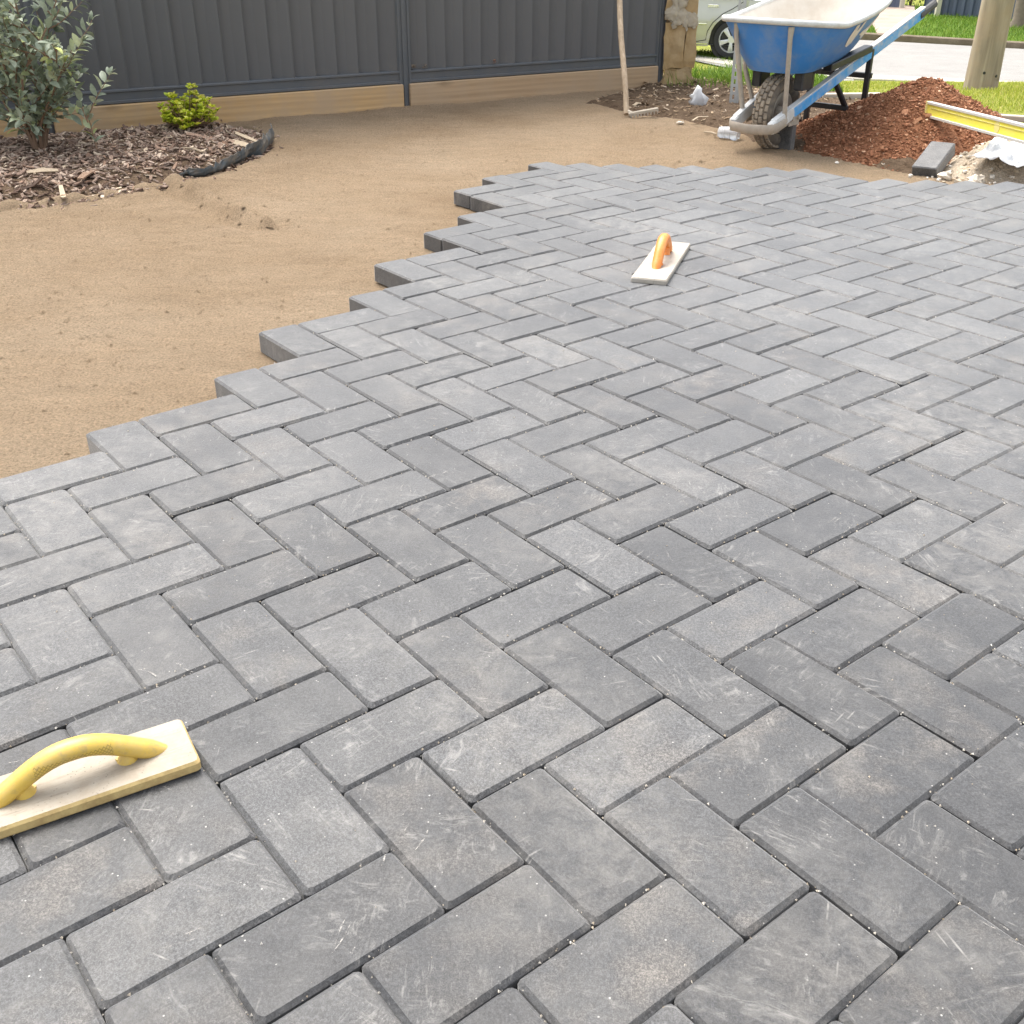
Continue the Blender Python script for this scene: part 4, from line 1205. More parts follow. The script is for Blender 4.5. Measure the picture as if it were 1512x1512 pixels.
# litter on the dark soil
bo = G(1033, 156, SAND + 0.02)
bt = thing('crumpled_bag', 'dirty white crumpled paper bag standing on soil near the steel post', 'bag', (bo.x, bo.y, SAND + 0.0))
mb = MB(); rr = random.Random(6)
prof = [(0.030, 0.0), (0.042, 0.02), (0.038, 0.05), (0.030, 0.075), (0.026, 0.10), (0.012, 0.112)]
for k, (r, h) in enumerate(prof):
    for j in range(12):
        t = 2 * pi * j / 12; q = 1 + 1.1 * N(cos(t) * 2.3 + 5, sin(t) * 2.3, h * 26)
        mb.v.append((r * q * cos(t) * 1.15 + h * -0.30, r * q * sin(t), h * (1 + 0.25 * cos(t))))
for k in range(5):
    for j in range(12): mb.f.append((k * 12 + j, k * 12 + (j + 1) % 12, (k + 1) * 12 + (j + 1) % 12, (k + 1) * 12 + j)); mb.mi.append(0)
mb.f.append(tuple(60 + j for j in range(12))); mb.mi.append(0)
mb.build('bag_body', M['plastic'], bt, True)
for k in range(5):
    a0 = k * 1.3; mb = MB()
    mb.tube([(0.03 * cos(a0), 0.03 * sin(a0), 0.01), (0.055 * cos(a0), 0.055 * sin(a0), 0.006)], [0.006, 0.003], 5)
    mb.build('torn_strip', M['kerb'], bt)
co = G(1075, 199, SAND + 0.025)
cup = thing('plastic_cup', 'crushed clear plastic cup lying at the edge of the sand', 'cup', (co.x, co.y, SAND + 0.036), 0, None, (radians(90), 0, radians(66)))
mb = MB()
for k in range(8):
    h = k / 7 * 0.105; r = 0.028 + 0.010 * k / 7
    for j in range(18):
        t = 2 * pi * j / 18; q = 1 + 0.28 * N(cos(t) * 1.8, sin(t) * 1.8, h * 30) * (1 if 0 < k < 7 else 0.4)
        mb.v.append((r * q * cos(t), r * q * sin(t) * 0.9, h - 0.05))
for k in range(7):
    for j in range(18): mb.f.append((k * 18 + j, k * 18 + (j + 1) % 18, (k + 1) * 18 + (j + 1) % 18, (k + 1) * 18 + j)); mb.mi.append(0)
mb.f.append(tuple(range(17, -1, -1))); mb.mi.append(0)
mb.build('cup_wall', M['clear'], cup, True)
mb = MB(); mb.tube([(0.038 * cos(2 * pi * j / 18), 0.0345 * sin(2 * pi * j / 18), 0.055) for j in range(18)], 0.0022, 6, 0, False, True); mb.build('cup_rim', M['plastic'], cup)
mb = MB()
for k in (1, 2): mb.tube([((0.030 + .0014 * k) * 1.03 * cos(2 * pi * j / 18), (0.030 + .0014 * k) * 0.93 * sin(2 * pi * j / 18), -0.05 + 0.03 * k) for j in range(18)], 0.0012, 5, 0, False, True)
mb.build('cup_ring', M['plastic'], cup)
mb = MB(); p, q = G(1040, 195, SAND + 0.012), G(1058, 198, SAND + 0.012)
mb.tube([p, p.lerp(q, .5) + Vector((0, 0, .004)), q], [0.005, 0.006, 0.004], 6)
tag(mb.build('stick', M['stick']), 'short pale stick beside the crushed cup', 'stick')
for i, (u, v, r, mt, lab) in enumerate([(1043, 160, 0.018, 'terracotta', 'small orange terracotta shard beside the crumpled bag'), (982, 141, 0.028, 'mortar', 'pale flat stone chip on soil near the pillar'), (1005, 181, 0.018, 'grit', 'small pale stone at the sand and soil edge'), (1063, 165, 0.030, 'litter', 'flat brown stone near the foot of the steel post'), (172, 189, 0.036, 'grit', 'round pale stone in the mulch against the timber sleeper')]):
    p = G(u, v, SAND + 0.012); mb = MB(); lump(mb, (0, 0, 0), r, 9, 6, 50 + i * 2.7, (1.3, 0.9, 0.5), 0.4)
    tag(mb.build('stone', M[mt], None, False, p), lab, 'stone', 'stones in the dirt')
for i, (u0, v0, u1, v1, lab) in enumerate([(1000, 148, 1026, 150, 'flat weathered bark strip on the soil behind the bag'), (1022, 178, 1045, 172, 'thin curved twig on the soil left of the barrow'), (935, 156, 952, 154, 'pale splinter of wood above the rake head')]):
    p, q = G(u0, v0, SAND + 0.02), G(u1, v1, SAND + 0.02)
    mb = MB(); mb.tube([p, p.lerp(q, .35) + Vector((0, 0, 0.012)), q], [0.009 if i != 1 else 0.004] * 3, 6, 0, True, False, (1.6, 0.6))
    tag(mb.build('stick', M['stick' if i != 0 else 'litter']), lab, 'stick')
mb = MB(); rr = random.Random(33); n = 0
while n < 1500:
    x, y = rr.uniform(0.3, 2.4), rr.uniform(4.9, 8.2)
    if not inpoly(x, y, SOIL) or fside(x, y) < 0.02 or heapz(x, y) > SAND: continue
    if segd(x, y, SOIL) < 0.05 and rr.random() < 0.5: continue
    n += 1; L = 0.012 + abs(rr.gauss(0, 0.02))
    if y < 7.0: L *= 0.7
    chip(mb, (x, y, soilz(x, y) + 0.003), L, L * rr.uniform(0.12, 0.5), 0.003, rr.uniform(0, 6.28), rr.gauss(0, 0.3), rr.gauss(0, 0.4), rr)
tag(mb.build('soil_litter', M['litter']), 'dry bark and leaf litter over the dark soil', 'litter', kind='stuff')

# ================================================================== garden bed: mulch, plants, weed mat
mb = MB(); rr = random.Random(55); n = 0
while n < 8200:
    x, y = rr.uniform(-3.6, -1.0), rr.uniform(4.2, 7.0)
    if not inpoly(x, y, BED): 
        if rr.random() > 0.02 or segd(x, y, BED) > 0.10 or fside(x, y) < 0.05: continue
        z = sandz(x, y)
    else: z = bedz(x, y)
    n += 1
    L = 0.013 + abs(rr.gauss(0, 0.017))
    if rr.random() < 0.03: L *= 2.0
    chip(mb, (x, y, z + rr.uniform(0, 0.014)), L, L * rr.uniform(0.18, 0.45), 0.003 + L * 0.06, rr.uniform(0, 6.28), rr.gauss(0, 0.32), rr.gauss(0, 0.45), rr)
tag(mb.build('bark_mulch', M['mulch']), 'grey brown bark mulch covering the garden bed', 'mulch', kind='stuff')
for i, (u0, v0, u1, v1, lab) in enumerate([(345, 190, 378, 200, 'pale split wood piece at the end of the mulch'), (340, 200, 372, 206, 'broad pale wood shard beside the split piece'), (40, 254, 86, 249, 'long tan bark strip in the mulch below the shrub'), (118, 262, 138, 246, 'broad brown bark strip near the mulch edge'), (88, 266, 92, 280, 'short white splinter at the mulch edge'), (272, 217, 300, 221, 'narrow cream splinter in the middle of the mulch')]):
    p, q = G(u0, v0, 0.01), G(u1, v1, 0.01)
    mb = MB(); rr = random.Random(i); chip(mb, (0, 0, 0), (q - p).length, 0.035 if i in (1, 3) else 0.022, 0.006, atan2((q - p).y, (q - p).x), 0.05, rr.gauss(0, .3), rr)
    o = mb.build('wood_chip', M['stick' if i != 3 else 'bark'], None, False, (p + q) / 2); o.location.z = bedz(o.location.x, o.location.y) + 0.025
    tag(o, lab, 'wood chip', 'large wood pieces in the mulch')
# weed mat edging torn out of the ground
line = [G(u, v, SAND + 0.01) for u, v in [(256, 258), (275, 255), (300, 257), (322, 250), (345, 238), (365, 229), (383, 224), (398, 213), (402, 206)]]
mb = MB(); pts = []
for i in range(len(line) - 1):
    for k in range(5): pts.append(line[i].lerp(line[i + 1], k / 5))
pts.append(line[-1]); cs = 7
for i, p in enumerate(pts):
    t = (pts[min(i + 1, len(pts) - 1)] - pts[max(i - 1, 0)]).normalized(); nrm = Vector((t.y, -t.x, 0))
    hgt_ = 0.022 + 0.062 * (i / len(pts)) ** 0.7 + 0.012 * N(i * 0.3, 3) + 0.010 * N(i * 1.3, 7) + (0.014 if i == len(pts) - 1 else 0)
    for k in range(cs):
        a = k / (cs - 1)
        d = 0.040 * a * (1 - i / len(pts)) + 0.022 * N(i * 0.21, a * 1.2, 4) + 0.005 * N(i * 0.9, a * 5, 2) + 0.014 * sin(a * pi)
        mb.v.append(tuple(Vector((p.x, p.y, SAND - 0.015)) + nrm * d + Vector((0, 0, a * hgt_ * (1 + 0.3 * N(i * 0.8, 9)) + 0.01))))
for i in range(len(pts) - 1):
    for k in range(cs - 1):
        mb.f.append((i * cs + k, (i + 1) * cs + k, (i + 1) * cs + k + 1, i * cs + k + 1)); mb.mi.append(0)
o = mb.build('weed_mat', M['mat_fabric'], None, False); s_ = o.modifiers.new('thick', 'SOLIDIFY'); s_.thickness = 0.003
tag(o, 'torn dark plastic edging strip curling up along the mulch edge', 'edging')

def leaf_mesh(name, mat, L, W_, fold=0.25, curl=0.15):
    mb = MB(); n_ = 5
    for i in range(n_ + 1):
        t = i / n_; ww = W_ * sin(pi * min(1, t * 0.96 + 0.03)) ** 0.8 * (1.08 - 0.2 * t)
        z = curl * L * (t - t * t) * 2
        mb.v += [(L * t, -ww / 2, z + fold * ww / 2), (L * t, 0, z), (L * t, ww / 2, z + fold * ww / 2)]
    for i in range(n_):
        for k in (0, 1): mb.f.append((i * 3 + k, (i + 1) * 3 + k, (i + 1) * 3 + k + 1, i * 3 + k + 1)); mb.mi.append(0)
    return mb, mb.mesh(name, mat, True)
def frame(d, rr, roll=None):
    d = d.normalized(); a = Vector((0, 0, 1)).cross(d)
    if a.length < 0.05: a = Vector((1, 0, 0))
    a.normalize(); n_ = d.cross(a)
    Mx = Matrix((d, a, n_)).transposed()
    return Mx @ Matrix.Rotation(rr.gauss(0, 0.5) if roll is None else roll, 3, 'X')
# --- the grey-green shrub
sb = G(58, 218, 0.0); rr = random.Random(17)
shrub = thing('shrub', 'grey green leafy shrub growing in the mulch by the fence', 'shrub', (sb.x, sb.y, 0.0))
LM = [leaf_mesh('leaf', M['leaf'], L, W_, fo, cu) for L, W_, fo, cu in ((0.070, 0.032, 0.3, 0.15), (0.062, 0.029, 0.2, 0.25), (0.054, 0.027, 0.35, 0.05), (0.044, 0.020, 0.3, 0.2))]
leaves = []; stems = []
def twig(p, d, L, r, depth):
    n_ = max(4, int(L / 0.032)); pts = [p.copy()]; rad = [r]
    for i in range(n_):
        d = (d + Vector((rr.gauss(0, .10), rr.gauss(0, .10), rr.gauss(0.03, .07)))).normalized()
        p = p + d * (L / n_); pts.append(p.copy()); rad.append(r * (1 - 0.75 * (i + 1) / n_))
        t = (i + 1) / n_
        if t > (0.34 if depth == 0 else 0.12):
            k = 2 if depth else 2
            a0 = rr.uniform(0, 6.28)
            for q in range(k):
                side = Matrix.Rotation(a0 + q * pi + rr.gauss(0, .3), 3, d) @ (d.orthogonal().normalized())
                leaves.append((p.copy(), (d * rr.uniform(0.4, 0.95) + side).normalized(), rr.randrange(4) if t < 0.9 else 3))
    for q in range(3): leaves.append((p.copy(), (d * 1.3 + Vector((rr.gauss(0, .5), rr.gauss(0, .5), rr.gauss(0, .3)))).normalized(), 3))
    stems.append((pts, rad))
    return pts
for k in range(11):
    a0 = k * 2.4 + rr.uniform(-.3, .3); sp_ = rr.uniform(0.10, 0.62) if k else 0.05
    d = Vector((cos(a0) * sp_, sin(a0) * sp_, 1)).normalized()
    L = rr.uniform(0.62, 0.92) if k < 5 else rr.uniform(0.4, 0.6)
    main = twig(Vector((cos(a0) * 0.025, sin(a0) * 0.025, 0.0)), d, L, 0.0085, 0)
    for j in range(2, len(main) - 1, 2):
        if rr.random() < 0.12: continue
        a1 = rr.uniform(0, 6.28); dd_ = Vector((cos(a1), sin(a1), rr.uniform(0.25, 1.0))).normalized()
        twig(main[j], dd_, rr.uniform(0.12, 0.28), 0.004, 1)
# the lone low shoot leaning out over the mulch
base = Vector((0.31, -0.10, 0.01))
twig(base, Vector((-0.10, 0.0, 1)), 0.16, 0.005, 2); twig(base + Vector((-0.02, 0, 0.14)), Vector((0.5, 0.1, 0.9)), 0.22, 0.004, 1); twig(base + Vector((-0.02, 0, 0.12)), Vector((-0.3, 0.1, 0.9)), 0.16, 0.004, 1)
mb = MB()
for pts, rad in stems: mb.tube(pts, rad, 5)
autosmooth(mb.build('stem', M['bark'], shrub), 60)
leaves.sort(key=lambda q: (q[0] + sb).y - 0.6 * q[0].z * 0)
vis = [q for q in leaves if (pix(q[0] + Vector((sb.x, sb.y, 0))) or (0, -99))[1] > -30 and (pix(q[0] + Vector((sb.x, sb.y, 0))) or (-99, 0))[0] > -30]
rest = [q for q in leaves if q not in vis] + vis[300:]
for p, d, k in vis[:300]:
    o = bpy.data.objects.new('leaf', LM[k][1]); COL.objects.link(o); o.parent = shrub
    o.matrix_local = Matrix.Translation(p) @ frame(d, rr).to_4x4()
mb = MB()
for p, d, k in rest:
    Mx = frame(d, rr); mb.add([Mx @ Vector(v) + p for v in LM[k][0].v], LM[k][0].f)
tag(mb.build('foliage', M['leaf_i'], shrub, True), kind='stuff')
# --- lime green plant
yb = G(276, 188, 0.0); rr = random.Random(29)
yp = thing('lime_plant', 'small lime green leafy plant in the mulch by the sleeper', 'plant', (yb.x, yb.y, 0.0))
lm = leaf_mesh('leaf', M['leaf_y'], 0.030, 0.019, 0.3, 0.2)[0]
mb = MB(); sm_ = MB()
tips = []
for k in range(80):
    a0 = rr.uniform(0, 6.28); q = sqrt(rr.random()); r_ = 0.155 * q
    h = (0.19 * (1 - 0.62 * q * q)) * (rr.uniform(0.65, 1.08) if k < 46 else rr.uniform(0.22, 0.6)) * (1.0 + 0.12 * cos(a0 - 2))
    tips.append(Vector((r_ * cos(a0) + (0.02), r_ * sin(a0) * 0.9, h)))
for t in tips:
    sm_.tube([Vector((t.x * .2, t.y * .2, 0)), Vector((t.x * .75, t.y * .75, t.z * .5)), t], [0.004, 0.003, 0.0015], 5)
    for lev_, cnt in ((1.0, 6), (0.82, 5), (0.62, 4)):
        p = Vector((t.x * (0.35 + 0.65 * lev_), t.y * (0.35 + 0.65 * lev_), t.z * lev_))
        for j in range(cnt):
            a1 = j * 2 * pi / cnt + rr.uniform(-.4, .4)
            d = Vector((cos(a1), sin(a1), rr.uniform(0.1, 1.0)))
            Mx = frame(d, rr); s = rr.uniform(0.6, 1.15)
            mb.add([Mx @ (Vector(v) * s) + p for v in lm.v], lm.f)
sm_.build('stem', M['bark'], yp); tag(mb.build('foliage', M['leaf_y'], yp, True), kind='stuff')

# ================================================================== grass
def blades(name, mat, spots, label):
    mb = MB(); rr = random.Random(len(spots))
    for (x, y, z, h) in spots:
        a = rr.uniform(0, 6.28); w_ = (0.0022 + 0.010 * min(h, 0.12)) * (1 + max(0, y - 9) * 0.10)
        lx, ly = rr.gauss(0, 0.45) * h, rr.gauss(0, 0.45) * h
        dx, dy = cos(a) * w_, sin(a) * w_
        mb.add([(x - dx, y - dy, z - 0.01), (x + dx, y + dy, z - 0.01), (x + lx * .4 + dx * .8, y + ly * .4 + dy * .8, z + h * .6), (x + lx * .4 - dx * .8, y + ly * .4 - dy * .8, z + h * .6), (x + lx, y + ly, z + h)], [(0, 1, 2, 3), (3, 2, 4)])
    return tag(mb.build(name, mat), label, 'grass', kind='stuff')
rr = random.Random(61); spots = []
pole_p = None
while len(spots) < 42000:
    y = 6.15 + (rr.random() ** 1.5) * 8.5; x = rr.uniform(1.4, 0.62 * y + 0.9)
    if inpoly(x, y, SOIL) and rr.random() > 0.06: continue
    if y < 8.2 and x < 1.7: continue
    if heapz(x, y) > SAND: continue
    patch = N(x * 1.6, y * 1.6, 8)
    if patch < -0.35 and rr.random() < 0.6: continue
    spots.append((x, y, gz(x, y) - 0.01, (0.022 + 0.03 * rr.random()) * (1 + 0.7 * max(0, patch)) * (1 if y > 7 else 0.8)))
blades('verge_grass', M['grass'], spots, 'short sunlit grass on the verge beyond the heap')
spots = []
while len(spots) < 5200:
    x, y = rr.uniform(1.05, 2.25), rr.uniform(7.55, 8.6)
    if fside(x, y) < -0.5: continue
    e = N(x * 2.4, y * 2.4, 3)
    if y < 7.75 + 0.2 * e and rr.random() < 0.7: continue
    if x < 1.42 and rr.random() < 0.55: continue
    spots.append((x, y, SAND - 0.02, (0.05 + 0.11 * rr.random()) * (0.8 + 0.5 * e) * (1.0 if x < 1.9 else 0.6)))
blades('long_grass', M['grass_tall'], spots, 'long green grass tufts beside the stone pillar')
spots = []
FV = [gpt(u, v)[:2] for u, v in [(1200, 54), (1320, 60.5), (1512, 72.5), (1620, 78), (1620, 30), (1512, 24), (1345, 14), (1250, 10)]]
DV = [gpt(u, v, STREET + 0.11)[:2] for u, v in [(1296, 52), (1326, 53), (1352, 24), (1350, 8), (1300, 8), (1280, 20)]]
while len(spots) < 9000:
    x, y = rr.uniform(6, 17), rr.uniform(20, 33)
    if not inpoly(x, y, FV) or inpoly(x, y, DV): continue
    spots.append((x, y, STREET + 0.09, 0.05 + 0.07 * rr.random()))
blades('far_grass', M['grass_far'], spots, 'mown green grass across the street')
spots = []
while len(spots) < 2500:
    u, v = rr.uniform(1000, 1150), rr.uniform(78, 99)
    if v > 74 + (u - 1000) * 0.165 + 10: continue
    p = gpt(u, v); spots.append((p.x, p.y, STREET - 0.01, 0.05 + 0.06 * rr.random()))
blades('nature_strip_grass', M['grass_far'], spots, 'grass strip between the kerb and the parked car')

# ================================================================== power pole
pb = G(1447, 131, -0.43)
for _ in range(6): pb = G(1447, 131, gz(pb.x, pb.y))
pole = thing('power_pole', 'weathered grey timber power pole standing in the verge', 'power pole', (pb.x, pb.y, gz(pb.x, pb.y) - 0.05))
mb = MB(); n_ = 18; rad0 = 22.5 * pix(pb)[2] / F_PX
for k in range(15):
    h = k * 0.55
    for j in range(n_):
        t = 2 * pi * j / n_; q = 1 + 0.035 * N(cos(t) * 2.5, sin(t) * 2.5, h * 0.12) + 0.02 * N(cos(t) * 7, sin(t) * 7, h * .1)
        r_ = rad0 * (1 - 0.022 * k) * q * (1 + 0.06 * math.exp(-h * 4)); mb.v.append((r_ * cos(t), r_ * sin(t), h))
for k in range(14):
    for j in range(n_): mb.f.append((k * n_ + j, k * n_ + (j + 1) % n_, (k + 1) * n_ + (j + 1) % n_, (k + 1) * n_ + j)); mb.mi.append(0)
mb.f.append(tuple(14 * n_ + j for j in range(n_))); mb.mi.append(0)
autosmooth(mb.build('shaft', M['pole'], pole), 60)
for (t, h) in ((-1.9, 0.22), (-1.05, 0.19), (-1.4, 1.1)):
    mb = MB(); d = Vector((cos(t), sin(t), 0)); mb.tube([d * rad0 * 0.97 + Vector((0, 0, h)), d * rad0 * 1.05 + Vector((0, 0, h))], 0.014, 8); mb.build('bolt', M['black'], pole)

# ================================================================== parked car
wc = G(1079, 82.5, STREET)
CARROT = radians(168)       # car front points away to the left
car = thing('parked_car', 'silver green sedan parked on the grass across the footpath', 'car', (wc.x, wc.y, STREET + 0.03), CARROT)
# local: x forward, y to the car's left side is away; the near side is +y (left side) after the turn
WR, TRK = 0.315, 0.86
WBASE = 2.6
# side outline, x forward from the rear wheel centre
def body_section(x):
    # returns sill z, belt z, half width, tumblehome roof z
    f = sstep(3.0, 3.55, x); r = 1 - sstep(-0.95, -0.45, x)
    sill = 0.20 + 0.12 * f + 0.16 * r
    belt = 0.93 - 0.05 * sstep(1.2, 2.6, x) - 0.16 * f - 0.02 * r
    hw = TRK - 0.10 * f ** 2 - 0.10 * r ** 2
    return sill, belt, hw
arch = lambda x, c: (abs(x - c) < 0.385)
xsn = [-1.0 + 0.045 * i for i in range(102)]
def near_profile(x):
    s, b, hw = body_section(x)
    pr_ = []
    zlow = s
    for c in (0.0, WBASE):
        if abs(x - c) < 0.375: zlow = max(zlow, WR + sqrt(max(0, 0.375 ** 2 - (x - c) ** 2)))
    for k in range(11):
        t = k / 10; z = zlow + (b - zlow) * t
        q = (z - 0.2) / 0.75
        y = hw - 0.055 * (1 - sstep(0.0, 0.28, q)) - 0.05 * sstep(0.55, 1.0, q) + 0.012 * math.exp(-((q - 0.50) / 0.035) ** 2)
        pr_.append((y, z))
    return pr_, b, hw
for sgn in (1, -1):
    mb = MB(); k_ = 11
    for x in xsn:
        pr_, b, hw = near_profile(x)
        for (y, z) in pr_: mb.v.append((x, sgn * y, z))
    for i in range(len(xsn) - 1):
        for k in range(k_ - 1):
            f = (i * k_ + k, i * k_ + k + 1, (i + 1) * k_ + k + 1, (i + 1) * k_ + k)
            mb.f.append(f if sgn > 0 else f[::-1]); mb.mi.append(0)
    autosmooth(mb.build('body_side', M['car'], car), 30)
# deck, bonnet, floor, ends
mb = MB()
for i, x in enumerate(xsn):
    pr_, b, hw = near_profile(x); yt = pr_[-1][0]; s_ = body_section(x)[0]
    mb.v += [(x, -yt, b), (x, 0, b + 0.05), (x, yt, b), (x, yt + 0.02, s_ + 0.02), (x, -yt - 0.02, s_ + 0.02)]
for i in range(len(xsn) - 1):
    a, b = i * 5, (i + 1) * 5
    mb.f += [(a, a + 1, b + 1, b), (a + 1, a + 2, b + 2, b + 1), (a + 3, a + 4, b + 4, b + 3)]; mb.mi += [0, 0, 0]
mb.f += [(0, 1, 2, 3, 4), tuple((len(xsn) - 1) * 5 + k for k in (4, 3, 2, 1, 0))]; mb.mi += [0, 0]
mb.build('body_shell', M['car'], car)
# greenhouse
mb = MB(); gp = [(-0.35, 0.92), (0.25, 1.36), (0.7, 1.43), (1.5, 1.43), (1.95, 1.33), (2.75, 0.90)]
for x, z in gp: mb.v += [(x, -0.62 if z > 1 else -0.77, z), (x, 0.62 if z > 1 else 0.77, z)]
for i in range(5): mb.f.append((2 * i, 2 * i + 1, 2 * i + 3, 2 * i + 2)); mb.mi.append(0)
mb.build('roof', M['car'], car)
for sgn in (1, -1):
    mb = MB(); mb.add([(x, sgn * (0.625 if z > 1 else 0.775), z) for x, z in gp], [tuple(range(6))]); mb.build('side_glass', M['glass'], car)
# doors: shut lines as dark inlays, moulding and handle
def on_side(x, z, off=0.003):
    s, b, hw = body_section(x); q = (z - 0.2) / 0.75
    y = hw - 0.055 * (1 - sstep(0.0, 0.28, q)) - 0.05 * sstep(0.55, 1.0, q) + 0.012 * math.exp(-((q - 0.50) / 0.035) ** 2)
    return Vector((x, y + off, z))
mb = MB(); mb.tube([on_side(-0.18, 0.93, 0.002), on_side(0.02, 0.80, 0.002), on_side(0.18, 0.72, 0.002), on_side(0.34, 0.58, 0.002), on_side(0.42, 0.44, 0.002), on_side(0.44, 0.30, 0.002), on_side(0.60, 0.27, 0.002), on_side(1.22, 0.27, 0.002), on_side(1.28, 0.6, 0.002), on_side(1.25, 0.93, 0.002)], 0.007, 6); mb.build('door_gap', M['trim'], car)
mb = MB(); mb.tube([on_side(1.28, 0.27, 0.002), on_side(2.1, 0.27, 0.002), on_side(2.2, 0.6, 0.002), on_side(2.15, 0.90, 0.002)], 0.007, 6); mb.build('door_gap', M['trim'], car)
mb = MB(); mb.bar(on_side(0.44, 0.555, 0.006), on_side(1.25, 0.555, 0.006), 0.014, 0.024, 0, 0.004); mb.build('door_moulding', M['chrome'], car)
mb = MB(); mb.bar(on_side(1.31, 0.555, 0.006), on_side(2.17, 0.555, 0.006), 0.014, 0.024, 0, 0.004); mb.build('door_moulding', M['chrome'], car)
for x in (0.26, 1.42):
    mb = MB(); mb.bar(on_side(x, 0.845, 0.022), on_side(x + 0.19, 0.845, 0.022), 0.022, 0.028, 0, 0.008); mb.bar(on_side(x - 0.005, 0.822, -0.008), on_side(x + 0.195, 0.822, -0.008), 0.022, 0.022, 0, 0.006); mb.build('door_handle', M['chrome'], car)
mb = MB(); mb.bar(on_side(0.40, 0.235, 0.002), on_side(2.25, 0.235, 0.002), 0.02, 0.03, 0, 0.005); mb.build('sill_strip', M['chrome'], car)
for sgn in (1, -1):
    mb = MB(); mb.box((-0.90, sgn * 0.62, 0.80), (0.14, 0.24, 0.16), None, 0, 0.03); mb.build('tail_light', M['taillight'], car)
mb = MB(); mb.box((-0.98, 0, 0.45), (0.12, 1.5, 0.22), None, 0, 0.04); mb.build('bumper', M['car'], car)
mb = MB(); mb.box((3.55, 0, 0.45), (0.14, 1.4, 0.24), None, 0, 0.04); mb.build('bumper', M['car'], car)
for c in (0.0, WBASE):
    for sgn in (1, -1):
        # dark wheel well
        mb = MB(); mb.tube([(c, sgn * 0.50, WR), (c, sgn * 0.772, WR)], 0.372, 28); mb.build('wheel_well', M['trim'], car)
        we = bpy.data.objects.new('wheel', None); COL.objects.link(we); we.parent = car; we.location = (c, sgn * 0.775, WR - 0.005)
        Wm = Matrix.Rotation(-sgn * pi / 2, 3, 'X')
        mb = MB(); mb.lathe([(0.205, -0.1), (0.29, -0.1), (WR - 0.004, -0.07), (WR, 0.0), (WR - 0.004, 0.035), (0.292, 0.062), (0.235, 0.066), (0.212, 0.052)], 36, Wm, 0, True); autosmooth(mb.build('tyre', M['tyre'], we), 40)
        mb = MB(); mb.lathe([(0.212, 0.055), (0.205, 0.058), (0.192, 0.04), (0.190, -0.05), (0.212, -0.05)], 32, Wm, 0, True)
        for k in range(5):
            a = k * 2 * pi / 5 + 0.3
            for q in (-0.07, 0.07):
                mb.bar(Wm @ Vector((0.045 * cos(a), 0.045 * sin(a), 0.045)), Wm @ Vector((0.198 * cos(a + q * 1.5), 0.198 * sin(a + q * 1.5), 0.040)), 0.046, 0.024, 0, 0.006, Wm @ Vector((0, 0, 1)))
        mb.tube([Wm @ Vector((0, 0, 0.0)), Wm @ Vector((0, 0, 0.055))], 0.06, 16)
        autosmooth(mb.build('alloy_rim', M['alloy'], we), 40)
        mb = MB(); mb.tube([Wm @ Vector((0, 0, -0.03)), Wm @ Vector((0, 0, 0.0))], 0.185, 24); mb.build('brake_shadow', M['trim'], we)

# ================================================================== across the street
fa, fb = gpt(1362, 22, STREET + 0.1), gpt(1900, 52, STREET + 0.1)
ff = thing('street_fence', 'blue grey corrugated fence across the street behind the grass', 'fence', fa, atan2((fb - fa).y, (fb - fa).x))
LF = (fb - fa).length; ns = int(LF / 0.8)
for k in range(ns):
    mb = MB(); x0 = k * 0.8
    pr_ = []
    for j in range(33): pr_.append((x0 + 0.8 * j / 32, 0.024 * (1 if (j % 8) in (1, 2, 3, 4) else -1)))
    for (x, y) in pr_: mb.v += [(x, y, 0.02), (x, y, 1.7)]
    for j in range(32): mb.f.append((2 * j, 2 * j + 2, 2 * j + 3, 2 * j + 1)); mb.mi.append(0)
    mb.build('fence_sheet', M['farfence'], ff)
mb = MB(); mb.box((LF / 2, 0.05, 1.6), (LF, 0.05, 0.08)); mb.build('top_rail', M['farfence'], ff)
fa2, fb2 = gpt(1334, 12, STREET + 0.1), gpt(1150, 4, STREET + 0.1)
ff2 = thing('street_fence', 'dark blue fence across the street beyond the pale driveway', 'fence', fa2, atan2((fb2 - fa2).y, (fb2 - fa2).x))
LF = (fb2 - fa2).length
for k in range(int(LF / 0.8)):
    mb = MB(); x0 = k * 0.8
    for j in range(17):
        y = 0.024 * (1 if (j % 8) in (1, 2, 3, 4) else -1); mb.v += [(x0 + 0.05 * j, y, 0.0), (x0 + 0.05 * j, y, 1.7)]
    for j in range(16): mb.f.append((2 * j, 2 * j + 2, 2 * j + 3, 2 * j + 1)); mb.mi.append(0)
    mb.build('fence_sheet', M['farfence'], ff2)
for (u, v, lab) in ((1383, 24, 'cream gate post at the end of the blue grey street fence'), (1331, 12, 'cream post beside the dark blue fence')):
    p = gpt(u, v, STREET + 0.1); g_ = thing('gate_post', lab, 'post', p)
    mb = MB(); mb.box((0, 0, 0.85), (0.11, 0.11, 1.7), None, 0, 0.006); mb.build('post_shaft', M['cream'], g_)
    mb = MB(); mb.box((0, 0, 1.73), (0.15, 0.15, 0.05), None, 0, 0.01); mb.build('post_cap', M['cream'], g_)
